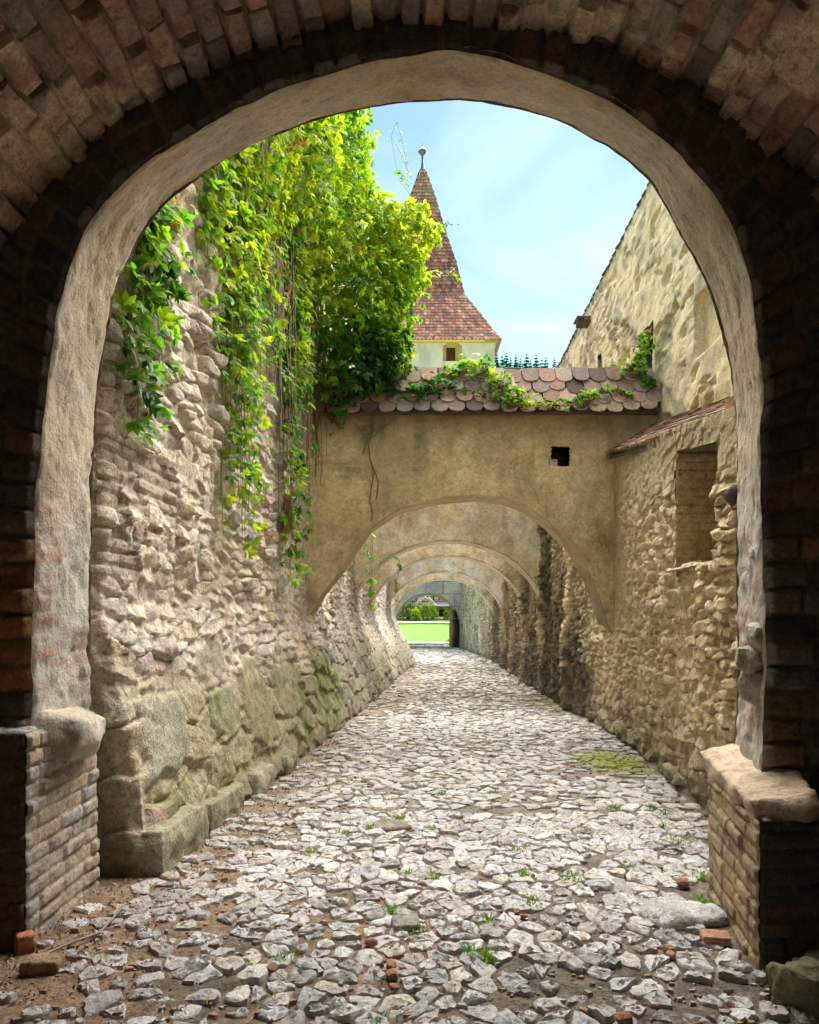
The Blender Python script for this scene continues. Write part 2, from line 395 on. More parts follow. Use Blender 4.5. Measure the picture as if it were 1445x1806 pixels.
# brick barrel vault over the viewer and the side walls
th = np.linspace(math.pi, 0, 900)
vx = XC + RV * np.cos(th); vz = ZC + RV * np.sin(th)
ya = np.concatenate([np.linspace(YF + .02, 2.3, 230), np.linspace(2.15, -6, 60)])
TH, YA = np.meshgrid(th, ya, indexing='ij')
sa = TH * RV; cw = .128 + 0 * sa; ci = np.floor(sa / cw); off = _h(ci, 0, 0, 19)
ur = (YA + off * .3) / .27; ri = np.floor(ur)
sa = sa + .02 * fbm(sa * 3, YA * 4, 0, 22, 3); e1 = np.abs(sa / cw - np.round(sa / cw)) * cw; e2 = np.abs(ur - np.round(ur)) * .27
wj = .007 + .006 * fbm(sa * 6, YA * 6, 0, 23, 3)
jm = ss(wj, wj + .007, np.minimum(e1, e2))
br = _h(ci, ri, 1, 19); br2 = _h(ci, ri, 2, 19)
mort = ss(.06, .30, fbm(sa * 2.4, YA * 2.4, 0, 29, 4) + .5 * (br - .5))
hh = jm * (.04 + .08 * (br - .35)) * (1 - .6 * mort) + mort * .022 * (1 + fbm(sa * 8, YA * 8, 0, 33, 3)) + .012 * fbm(sa * 11, YA * 11, 0, 34, 4)
cc = palette(br2, [(.36, .23, .17), (.27, .19, .155), (.44, .26, .18), (.31, .24, .20), (.20, .16, .14), (.40, .26, .20)])
mcol = np.array((.70, .57, .37))
cc = mix(cc, mcol, np.clip(mort * .75 + (1 - jm) * .15, 0, 1))
rad = RV - hh
VP_ = np.stack([XC + rad * np.cos(TH), YA, ZC + rad * np.sin(TH)], -1)
mb = MB(); mb.grid(VP_, cc)
mb.build('brick_vault', M_BRICK, gate)
mb = MB()
for xs, sgn in ((XC - RV, 1), (XC + RV, -1)):
    y_, z_ = np.meshgrid(np.linspace(-6, YF + .02, 120), np.linspace(-.05, ZC, 70), indexing='ij')
    h_, c_, *_ = rubble(y_, z_, .26, .09, 51, .03, cols=[(.2, .13, .1), (.24, .16, .12), (.17, .13, .11)], mort=(.26, .22, .17))
    mb = MB(); mb.grid(np.stack([xs + sgn * h_, y_, z_], -1), c_); mb.build('side_wall', M_BRICK, gate)
mb = MB(); x_, z_ = np.meshgrid(np.linspace(-2.4, 2.6, 60), np.linspace(-.05, 5.0, 60), indexing='ij')
h_, c_, *_ = rubble(x_, z_, .26, .09, 57, .03, cols=[(.2, .13, .1), (.24, .16, .12), (.17, .13, .11)], mort=(.26, .22, .17))
mb.grid(np.stack([x_, -6 + h_, z_], -1), c_); mb.build('rear_light_block', M_BRICK, gate)  # unseen closing wall, added to keep sky light out of the tunnel
# outer face towards the lane
q = np.zeros((NP_, 2)); XL, XR, ZT = -4.2, 5.2, 6.3
for i, (x, z) in enumerate(pb):
    dx, dz = x - .03, max(z - 2.6, 0)
    k = min([abs((XL - .03) / dx) if dx < 0 else 9e9, abs((XR - .03) / dx) if dx > 0 else 9e9, (ZT - 2.6) / dz if dz > 1e-6 else 9e9])
    q[i] = (.03 + dx * k, 2.6 + dz * k if z > 2.6 else z)
rr = np.linspace(0, 1, 60); W = pb[:, None] * (1 - rr[None, :, None]) + q[:, None] * rr[None, :, None]
Wp = wobble(np.stack([W[..., 0], np.full(W.shape[:2], YB), W[..., 1]], -1))
h_, c_, *_ = rubble(W[..., 0], W[..., 1], .22, .13, 71, .03, smear=.3)
rd = np.hypot(W[..., 0] - pb[:, None, 0], W[..., 1] - pb[:, None, 1]); Wp[..., 1] += h_ * ss(0, .05, rd)
mb = MB(); mb.grid(Wp, c_)
mb.box(XL, XR, -6, YB - .01, ZT - .05, ZT + .15, (.3, .25, .2)); mb.box(XL, XL + .1, -6, YB - .02, -.1, ZT - .06, (.3, .25, .2)); mb.box(XR - .1, XR, -6, YB - .02, -.1, ZT - .06, (.3, .25, .2))  # unseen top slab added to block light from above the tunnel
mb.build('outer_wall', M_STONE, gate)

def rough_block(mb, c, half, col, seed, amp=.02, rot=0.0, n=14, rnd=.25, brick=None, tilt=(0, 0)):
    """rounded, weathered block as one closed surface"""
    c = np.asarray(c, float); half = np.asarray(half, float)
    faces = [(0, 1, 2, 1), (0, 1, 2, -1), (1, 2, 0, 1), (1, 2, 0, -1), (2, 0, 1, 1), (2, 0, 1, -1)]
    R = np.array(Matrix.Rotation(rot, 3, 'Z') @ Matrix.Rotation(tilt[0], 3, 'X') @ Matrix.Rotation(tilt[1], 3, 'Y'))
    for a, b, k, sg in faces:
        na = max(4, int(n * min(3, half[a] / half.mean()))); nb = max(4, int(n * min(3, half[b] / half.mean())))
        u, v = np.meshgrid(np.linspace(-1, 1, na), np.linspace(-1, 1, nb), indexing='ij')
        p = np.zeros(u.shape + (3,)); p[..., a] = u; p[..., b] = v; p[..., k] = sg
        sph = p / np.linalg.norm(p, axis=-1, keepdims=True) * 1.25
        rounded = p * (1 - rnd) + sph * rnd
        q = rounded * half
        q3 = q + c
        nrm = unit(rounded)
        d = fbm(q3[..., 0] * 7, q3[..., 1] * 7, q3[..., 2] * 7, seed, 4)
        q = q + nrm * (d * amp)[..., None]
        cc = np.asarray(col, float) * (1 + .25 * fbm(q3[..., 0] * 5, q3[..., 1] * 5, q3[..., 2] * 5, seed + 5, 3))[..., None]
        q = q @ R.T + c
        mb.grid(q, cc, flip=(sg < 0))
def brick_face(p0, eu, ev, lu, lv, nrm, seed, cols, mort, bw=.26, bh=.085, amp=.02, step=.012, flip=False, mb=None):
    nu, nv_ = max(6, int(lu / step)), max(6, int(lv / step))
    u, v = np.meshgrid(np.linspace(0, lu, nu), np.linspace(0, lv, nv_), indexing='ij')
    v2 = v + .012 * fbm(u * 2, v * 2, 0, seed, 2); ci = np.floor(v2 / bh); ub = u / bw + _h(ci, 0, 0, seed) * .6; bi = np.floor(ub)
    e = np.minimum(np.abs(v2 / bh - np.round(v2 / bh)) * bh, np.abs(ub - np.round(ub)) * bw)
    jm = ss(.004, .014, e); r = _h(bi, ci, 1, seed); r2 = _h(bi, ci, 2, seed)
    sm = ss(-.15, .3, fbm(u * 3.5, v * 3.5, 0, seed + 4, 4) + .4 * (r2 - .5))
    h = jm * (amp * (.4 + r)) * (1 - .5 * sm) + .006 * fbm(u * 14, v * 14, 0, seed + 6, 3)
    h *= ss(0, .02, np.minimum(np.minimum(u, lu - u), np.minimum(v, lv - v)) + .008)
    c = mix(palette(r2, cols), mort, np.clip((1 - jm) * .9 + sm * .55, 0, 1))
    p = np.asarray(p0, float) + u[..., None] * np.asarray(eu, float) + v[..., None] * np.asarray(ev, float) + h[..., None] * np.asarray(nrm, float)
    mb.grid(p, c, flip=flip)
PIERC = [(.36, .30, .26), (.40, .33, .26), (.33, .31, .31), (.44, .33, .24), (.38, .34, .31)]
# left pier (below the rounded impost stone)
mb = MB()
brick_face((-1.93, 3.70, -.05), (0, 1, 0), (0, 0, 1), .84, 1.10, (1, 0, 0), 101, PIERC, (.44, .37, .28), mb=mb, amp=.022)
brick_face((-2.7, 3.70, -.05), (1, 0, 0), (0, 0, 1), .77, 1.10, (0, -1, 0), 102, [(.12, .09, .07), (.16, .11, .08)], (.14, .11, .08), mb=mb)  # front bricks coloured darker to paint in the shade on this side
brick_face((-2.7, 3.70, 1.05), (1, 0, 0), (0, 1, 0), .77, .84, (0, 0, 1), 103, PIERC, (.3, .28, .24), mb=mb)
brick_face((-2.7, 4.54, -.05), (1, 0, 0), (0, 0, 1), .77, 1.10, (0, 1, 0), 104, PIERC, (.44, .37, .28), mb=mb)
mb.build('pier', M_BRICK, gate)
mb = MB(); rough_block(mb, (-1.96, 4.20, .99), (.165, .28, .125), (.52, .46, .37), 110, .06, rot=.12, rnd=.62, tilt=(-.05, .30), n=22)
o = mb.build('impost_stone', M_PLASTER, gate, weld=True); o['label'] = 'rounded weathered impost stone'
# right pier and slanting impost slab
mb = MB()
RX0, RX1 = 1.65, 1.82
dv = np.array([RX1 - RX0, 1.0, 0]); dl = float(np.linalg.norm(dv)); dvn = dv / dl
brick_face((RX0, 3.47, -.05), dvn, (0, 0, 1), dl, .72, (-1, .1, 0), 111, [(.36, .26, .17), (.40, .28, .17), (.33, .25, .18)], (.42, .32, .2), mb=mb, amp=.022)
brick_face((RX0, 3.47, -.05), (1, 0, 0), (0, 0, 1), .9, .72, (0, -1, 0), 112, [(.09, .075, .06), (.15, .09, .06), (.08, .07, .06)], (.10, .085, .07), mb=mb)  # shade of the viewer-facing side painted into these dark bricks
brick_face((RX0 + .03, 3.50, .665), (1, .0, 0), dvn, .86, .94, (0, 0, 1), 113, PIERC, (.3, .28, .24), mb=mb)
brick_face((RX1, 4.47, -.05), (1, 0, 0), (0, 0, 1), .8, .72, (0, 1, 0), 114, PIERC, (.44, .37, .28), mb=mb)
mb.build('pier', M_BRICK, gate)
mb = MB(); rough_block(mb, (1.90, 4.05, .72), (.165, .56, .10), (.54, .42, .31), 120, .06, rot=-.15, rnd=.30, tilt=(.06, -.25), n=26)
o = mb.build('impost_stone', M_PLASTER, gate, weld=True); o['label'] = 'slanting impost slab with pale flat top'
mb = MB(); rough_block(mb, (1.915, 4.0, .575), (.14, .50, .09), (.42, .33, .21), 125, .06, rot=-.13, rnd=.45, tilt=(.04, -.05), n=22); mb.build('corbel', M_PLASTER, gate, weld=True)
for k, (px, py, s) in enumerate([(1338, 1130, .085), (1340, 1210, .075), (1325, 1160, .06), (1352, 980, .05)]):
    mb = MB(); p = P(px, py, 4.0); rough_block(mb, p, (s * .6, s * 1.1, s), (.52, .46, .38), 130 + k, .05, rot=.4 * k, rnd=.7, n=16); mb.build('broken_stone', M_STONE, gate, weld=True)

# ================================================================== LEFT RUBBLE WALL
Lb = [(-3.3, 4.86), (-1.80, 4.80), (-1.71, 4.84), (-1.12, 11.0), (-.98, 13.0), (-.78, 15.8), (-.53, 19.8), (-.15, 25.7), (.22, 30.2), (.22, 30.8), (-2.5, 31.2)]
Lt = [(-3.3, 4.86), (-2.12, 4.80), (-2.05, 4.84), (-1.54, 11.0), (-1.45, 13.0), (-1.36, 15.8), (-1.12, 19.8), (-.86, 25.7), (-.6, 30.2), (-.6, 30.8), (-3.0, 31.2)]
ys = geo_steps(4.84, 30.2, .0030)
ts = np.concatenate([np.linspace(0, 1, 50)[:-1], np.linspace(1, 2, 12)[:-1], np.interp(ys, [p[1] for p in Lb[2:9]], np.arange(2, 9)), np.linspace(8, 10, 30)[1:]])
zs = np.concatenate([np.linspace(-.08, 4.2, 290), np.linspace(4.22, 9.2, 130)])
Bp = wall_base(Lb, Lt, ts, zs, 1.9)
n = sheet_normals(Bp); n *= np.sign(n[..., 0].mean())
dseg = np.concatenate([[0], np.cumsum(np.linalg.norm(np.diff(Bp[:, 0], axis=0), axis=1))])
U = np.broadcast_to(dseg[:, None], Bp.shape[:2]); Zz = Bp[..., 2]; Yy = Bp[..., 1]
h1, c1, d1, sm1, a1, b1 = rubble(U, Zz, .27, .125, 201, .082, smear=.70, mort=(.82, .74, .61), cols=[(.62, .52, .46), (.76, .65, .50), (.68, .52, .35), (.48, .43, .43), (.80, .74, .64), (.58, .37, .29), (.72, .66, .58), (.82, .76, .65), (.54, .44, .42), (.44, .40, .38)])
h2, c2, d2, sm2, a2, b2 = rubble(U, Zz, .46, .30, 207, .10, smear=.6, cols=[(.48, .44, .32), (.54, .47, .33), (.44, .41, .33), (.58, .50, .37), (.46, .37, .27)], mort=(.60, .52, .38))
bl = 1 - ss(.95, 1.3, Zz + .5 * fbm(U * .9, Zz * .9, 0, 211, 3))
h = h1 * (1 - bl) + h2 * bl; c = c1 * (1 - bl[..., None]) + c2 * bl[..., None]
# protruding upper stones, the thicker first bay, brick patch
up = ss(2.9, 3.4, Zz + .3 * fbm(U, Zz, 0, 213, 2)) * (1 - ss(7.2, 8.2, Yy)); h += up * .05 * ss(.05, .3, d1) * (a1 > .35)
h += .07 * (1 - ss(6.7, 7.0, Yy + .25 * fbm(U * .0, Zz * 2, 0, 215, 3))) * ss(1.7, 2.2, Zz)
bp = (1 - ss(5.7, 6.3, Yy)) * ss(1.85, 2.0, Zz) * (1 - ss(2.75, 2.95, Zz)) * (fbm(U * 1.7, Zz * 3, 0, 217, 3) + .35 * (_h(np.floor(U / .24), np.floor(Zz / .095), 0, 2190) - .5) > .06)
ci = np.floor(Zz / .095); ub = U / .24 + .5 * (ci % 2); rb = _h(np.floor(ub), ci, 0, 219)
bj = ss(.008, .02, np.minimum(np.abs(Zz / .095 - np.round(Zz / .095)) * .095, np.abs(ub - np.round(ub)) * .24))
cb = mix(palette(rb, [(.44, .33, .29), (.48, .31, .25), (.42, .37, .35), (.46, .35, .30)]), (.52, .46, .38), 1 - bj * .55)
c = np.where((bp > .5)[..., None], cb, c); h = np.where(bp > .5, bj * .02 * (.4 + rb) + .03 + h * .2, h)
# big facing slabs near the ground
for (y0, y1, z0, z1, hh, cs, sd) in [(4.95, 5.75, .50, 1.08, .05, (.40, .39, .31), 1), (7.25, 8.0, .42, 1.22, .05, (.40, .36, .20), 2), (6.3, 6.95, .55, 1.0, .035, (.38, .37, .26), 3), (8.4, 9.2, .5, 1.15, .05, (.40, .37, .24), 4), (5.0, 5.5, .22, .44, .03, (.46, .30, .25), 5), (6.2, 7.0, 1.1, 1.4, .03, (.42, .38, .30), 6)]:
    wy = Yy + .16 * fbm(U * 2.5, Zz * 2.5, 0, 230 + sd, 4); wz = Zz + .12 * fbm(U * 2.5, Zz * 2.5, 4, 240 + sd, 4)
    dd = np.minimum(np.minimum(wy - y0, y1 - wy), np.minimum(wz - z0, z1 - wz))
    k = ss(-.03, .06, dd) * .9; flat = .022 * fbm(U * 5, Zz * 8, 0, 250 + sd, 5)
    h = h * (1 - k) + (hh + flat) * k - .015 * ss(-.06, -.01, dd) * (1 - ss(-.01, .02, dd)); c = mix(c, cs, ss(-.01, .05, dd) * .8)
# moss and damp, then shade painted on the near return face
mz = (1 - ss(.5, 1.45, Zz + .35 * fbm(U * 1.1, Zz * 1.1, 0, 261, 4))) * ss(5.0, 6.5, Yy)
c = mix(c, (.27, .25, .125), mz * .62)
gm = ss(.05, .35, fbm(U * 1.5, Zz * 1.1, 0, 267, 4) + .5 * ss(8.3, 10, Yy) - .25) * (1 - ss(.9, 1.6, Zz)) * (1 - ss(15, 21, Yy))
c = mix(c, (.15, .19, .03), gm * .75)
c = mix(c, (.22, .19, .14), (1 - ss(.0, .22, Zz)) * .55)
ret = (1 - ss(.75, 1.05, ts))[:, None] * np.ones_like(Zz); c = mix(c, (.20, .15, .10), ret * .75 * (1 - .6 * ss(1.6, 2.6, Zz)))  # return face coloured dark to stand for the shade beside the gate
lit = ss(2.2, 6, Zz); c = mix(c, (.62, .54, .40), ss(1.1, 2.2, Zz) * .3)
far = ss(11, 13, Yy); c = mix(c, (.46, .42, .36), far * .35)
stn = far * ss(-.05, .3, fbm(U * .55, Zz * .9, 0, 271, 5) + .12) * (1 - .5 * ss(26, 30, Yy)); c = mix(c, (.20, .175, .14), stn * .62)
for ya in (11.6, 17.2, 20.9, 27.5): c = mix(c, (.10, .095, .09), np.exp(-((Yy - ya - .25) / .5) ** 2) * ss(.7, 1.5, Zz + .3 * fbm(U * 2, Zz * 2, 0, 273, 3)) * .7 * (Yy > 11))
h *= 1 - .3 * far
wall_l = thing('stone_wall', 'tall pale rubble stone wall on the left with mossy battered base', 'wall', (-1.7, 5, 0))
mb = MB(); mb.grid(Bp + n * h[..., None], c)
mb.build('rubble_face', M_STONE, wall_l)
for k, (ya, yb_, zt, xo) in enumerate([(4.80, 5.68, .25, .05), (5.72, 6.55, .2, .04), (6.9, 7.5, .2, .05), (8.0, 8.5, .16, .04)]):
    ym = (ya + yb_) / 2; xb = np.interp(ym, [p[1] for p in Lb[2:9]], [p[0] for p in Lb[2:9]])
    mb = MB(); rough_block(mb, (xb + xo - .1, ym, zt / 2 - .04), (.15, (yb_ - ya) / 2, zt / 2 + .04), (.36, .33, .23), 300 + k, .045, rot=-.095, rnd=.22 if k < 2 else .5, n=24)
    o = mb.build('foundation_stone', M_STONE, wall_l, weld=True)

# ================================================================== RIGHT LOWER WALL
Rb = [(2.40, 4.56), (2.58, 6.1), (2.82, 8.5), (3.06, 11.0), (3.02, 14.5), (3.14, 18), (3.32, 22), (3.65, 30), (3.70, 37), (3.52, 50.1)]
Rt = [(2.30, 4.56), (2.46, 6.1), (2.76, 8.5), (3.06, 11.0), (3.08, 14.5), (3.2, 18), (3.36, 22), (3.66, 30), (3.70, 37), (3.52, 50.1)]
ys = np.concatenate([geo_steps(4.56, 20, .0030), geo_steps(20.1, 50.1, .006)])
ts = np.interp(ys, [p[1] for p in Rb], np.arange(len(Rb)))
def eave_z(y): return np.where(y < 11, 3.16 + (y - 5.4) * .178, 4.55)
vz = np.linspace(0, 1, 250); ztop = eave_z(ys) + .03
zs = -.08 + (ztop[:, None] + .08) * vz[None]
Bp = wall_base(Rb, Rt, ts, zs, 2.2)
n = sheet_normals(Bp); n *= -np.sign(n[..., 0].mean())
U = np.broadcast_to(np.concatenate([[0], np.cumsum(np.linalg.norm(np.diff(Bp[:, 0], axis=0), axis=1))])[:, None], Bp.shape[:2]); Zz = Bp[..., 2]; Yy = Bp[..., 1]
RC = [(.70, .56, .34), (.76, .62, .39), (.62, .47, .27), (.74, .63, .45), (.66, .54, .36), (.58, .46, .31)]
h1, c1, d1, *_ = rubble(U, Zz, .19, .10, 401, .10, cols=RC, mort=(.74, .59, .35), smear=.62)
h2, c2, d2, *_ = rubble(U, Zz, .30, .16, 407, .11, cols=[(.48, .39, .26), (.42, .35, .25), (.5, .42, .3)], mort=(.5, .4, .25), smear=.8)
bl = 1 - ss(.5, .9, Zz + .4 * fbm(U, Zz, 0, 411, 3)); h = h1 * (1 - bl) + h2 * bl; c = c1 * (1 - bl[..., None]) + c2 * bl[..., None]
pl = ss(2.55, 2.95, Zz - .1 * (Yy - 6) + .35 * fbm(U * 1.3, Zz * 1.3, 0, 413, 4)) * (Yy < 11.3)
h = h * (1 - .8 * pl) + pl * .03; c = mix(c, (.45, .38, .21), pl * .8)
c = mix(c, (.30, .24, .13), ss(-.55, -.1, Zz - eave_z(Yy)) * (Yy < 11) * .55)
ap = ss(9.3, 10.6, Yy + .5 * fbm(U * 1.2, Zz * 1.2, 0, 417, 3)) * (Yy < 11.2) * ss(.9, 1.9, Zz + .4 * fbm(U * 2, Zz, 0, 418, 3)); h = h * (1 - .75 * ap); c = mix(c, (.56, .45, .25), ap * .9)
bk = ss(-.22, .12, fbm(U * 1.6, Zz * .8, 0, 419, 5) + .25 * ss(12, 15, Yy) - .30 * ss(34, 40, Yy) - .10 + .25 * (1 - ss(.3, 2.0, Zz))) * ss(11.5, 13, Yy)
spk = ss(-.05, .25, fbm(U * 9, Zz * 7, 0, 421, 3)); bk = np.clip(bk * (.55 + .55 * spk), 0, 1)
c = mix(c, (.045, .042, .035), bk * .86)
pil = np.zeros(Yy.shape)
for ya, yb_ in ((13.7, 14.3), (16.8, 17.8), (20.5, 21.5), (24.0, 24.8), (27.1, 28.1), (31.2, 32.2), (36, 37.2)): pil = np.maximum(pil, ss(ya, ya + .12, Yy + .12 * fbm(Zz * 2, Yy, 0, 424, 3)) * (1 - ss(yb_ - .4, yb_ + .2, Yy)))
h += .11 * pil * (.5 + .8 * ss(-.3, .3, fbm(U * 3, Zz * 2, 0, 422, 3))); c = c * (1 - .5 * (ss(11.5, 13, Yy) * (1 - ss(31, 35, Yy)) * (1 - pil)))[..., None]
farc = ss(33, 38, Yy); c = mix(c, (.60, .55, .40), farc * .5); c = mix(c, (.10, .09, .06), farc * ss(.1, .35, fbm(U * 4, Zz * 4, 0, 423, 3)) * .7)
c = mix(c, (.16, .15, .10), (1 - ss(0, .25, Zz + .1 * fbm(U * 3, 0, 0, 425, 2))) * .65)
NY0, NY1, NZ0 = 5.72, 7.0, 2.10
yc = (Yy[:-1, :-1] + Yy[1:, 1:]) / 2; zc = (Zz[:-1, :-1] + Zz[1:, 1:]) / 2
rag = .03 * fbm(yc * 6, zc * 6, 0, 427, 3)
hole = (yc > NY0) & (yc + rag < NY1) & (zc + rag > NZ0) & (zc < eave_z(yc) - .20)
wall_r = thing('stone_wall', 'golden rough rubble wall on the right under a small tiled coping', 'wall', (2.7, 6, 0))
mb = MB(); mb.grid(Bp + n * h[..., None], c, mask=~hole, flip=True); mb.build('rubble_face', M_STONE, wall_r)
# embrasure of the walled-up window: coursed reveal, sill, back
mb = MB(); XN = 2.55
EMB = [(.52, .42, .24), (.56, .46, .27), (.47, .38, .22)]
brick_face((XN - .02, NY1, NZ0 - .05), (1, 0, 0), (0, 0, 1), .42, 1.45, (0, -1, 0), 431, EMB, (.46, .37, .21), bw=.5, bh=.085, amp=.014, mb=mb)
brick_face((XN + .36, NY0 - .1, NZ0 - .05), (0, 1, 0), (0, 0, 1), NY1 - NY0 + .12, 1.45, (-1, 0, 0), 432, EMB, (.34, .28, .17), mb=mb)
brick_face((XN - .12, NY0 - .1, NZ0), (0, 1, 0), (1, 0, 0), NY1 - NY0 + .12, .7, (0, 0, 1), 433, [(.5, .42, .28)], (.52, .42, .28), mb=mb, amp=.03)
brick_face((XN - .1, NY0, NZ0 - .05), (1, 0, 0), (0, 0, 1), .7, 1.3, (0, 1, 0), 434, EMB, (.4, .33, .2), mb=mb, amp=.012)
mb.build('window_recess', M_BRICK, wall_r)
mb = MB(); rough_block(mb, (2.66, 6.72, NZ0 + .05), (.07, .11, .028), (.50, .33, .10), 441, .008, rot=.2, rnd=.1)
origin_to(mb.build('loose_brick', M_BRICK), (2.66, 6.72, NZ0 + .02)); setp(bpy.context.scene.objects['loose_brick'], 'ochre brick lying on the sill of the walled-up window', 'brick')
mb = MB(); pz = P(1291, 883, 5.25); rough_block(mb, pz + np.array([.06, 0, 0]), (.13, .05, .06), (.055, .045, .05), 443, .02, rot=.5, rnd=.4, tilt=(.2, .5)); mb.build('timber_stub', M_WOOD, wall_r)
# ================================================================== TILES
def tile(mb, p, u, dn, nr, w, l, t, col, seg=5, round_=.3, lift=.0):
    """one plain tile with a rounded lower end: p = middle of the upper edge"""
    p = np.asarray(p, float)
    a = np.linspace(-math.pi / 2, math.pi / 2, seg)
    outl = [(-w / 2, 0)] + [(w / 2 * math.sin(x), l * (1 - round_) + l * round_ * math.cos(x)) for x in a] + [(w / 2, 0)]
    outl = np.array(outl)
    top = p + outl[:, :1] * u + outl[:, 1:] * (dn + nr * lift) + nr * t; bot = top - nr * t
    m = len(outl); v = np.concatenate([top, bot, [top.mean(0)]])
    f3 = [[2 * m, i, (i + 1) % m] for i in range(m)]
    f4 = [[i, i + m, (i + 1) % m + m, (i + 1) % m] for i in range(m)]
    mb.add(v, f3, col); mb.f4.append(np.asarray(f4) + mb.n - len(v))
TILEC = np.array([(.36, .22, .16), (.30, .19, .15), (.40, .25, .17), (.25, .17, .145), (.33, .24, .18), (.44, .28, .20), (.22, .16, .14), (.38, .29, .22)])
def tile_slope(mb, e0, e1, r0, r1, w, rows, rng, t=.018, over=1.5, jit=1.0, colf=None, skip=0.0):
    """rows of tiles from the eave line e0-e1 up to the ridge line r0-r1"""
    e0, e1, r0, r1 = [np.asarray(q, float) for q in (e0, e1, r0, r1)]
    u = unit(e1 - e0); up = ((r0 + r1) - (e0 + e1)) / 2; up = up - u * (up @ u); H = np.linalg.norm(up); up = up / H; nr = np.cross(u, up); nr = nr * (1 if nr[2] > 0 else -1)
    L = H / rows
    for k in range(rows):
        fa = (k + 1) / rows
        a = e0 + (r0 - e0) * fa; b = e1 + (r1 - e1) * fa; ln = np.linalg.norm(b - a); m = max(1, int(round(ln / w)))
        for i in range(m + 1):
            s = (i + (.5 if k % 2 == 0 else 0)) / m
            if s > 1.001 or rng.random() < skip: continue
            q = a + (b - a) * s + u * rng.normal(0, .006) * jit + up * rng.normal(0, .018) * jit + nr * (rng.normal(0, .004) * jit)
            c = TILEC[rng.integers(len(TILEC))] * rng.uniform(.7, 1.25)
            if rng.random() < .18: c = c * .5
            if colf is not None: c = colf(c, q)
            uu = unit(u + up * rng.normal(0, .05) * jit)
            tile(mb, q, uu, -up + nr * (.06 + .03 * rng.random()), nr, w * .96, L * over * (1 if k else .85), t, c)
    return u, up, nr
def ridge_tiles(mb, a, b, r, ln, rng):
    a = np.asarray(a, float); b = np.asarray(b, float); d = b - a; D = np.linalg.norm(d); m = max(1, int(round(D / ln))); u = d / D
    for i in range(m):
        s0 = a + u * (D * i / m); s1 = a + u * (D * (i + 1.06) / m); side = unit(np.cross(u, [0, 0, 1]))
        th = np.linspace(-.15, math.pi + .15, 9); r0, r1 = r * 1.02, r * 1.14
        z = np.array([0, 0, 1.0]); dz = rng.normal(0, .012)
        c = np.array((.45, .29, .21)) * rng.uniform(.75, 1.12)
        rows = []
        for q, rr, in ((s0, r0 * .8), (s0, r0), (s1, r1), (s1, r1 * .8)):
            rows.append(np.stack([q + side * (rr * math.cos(x)) + z * (rr * .75 * math.sin(x) + dz) for x in th]))
        mb.grid(np.stack(rows), c)

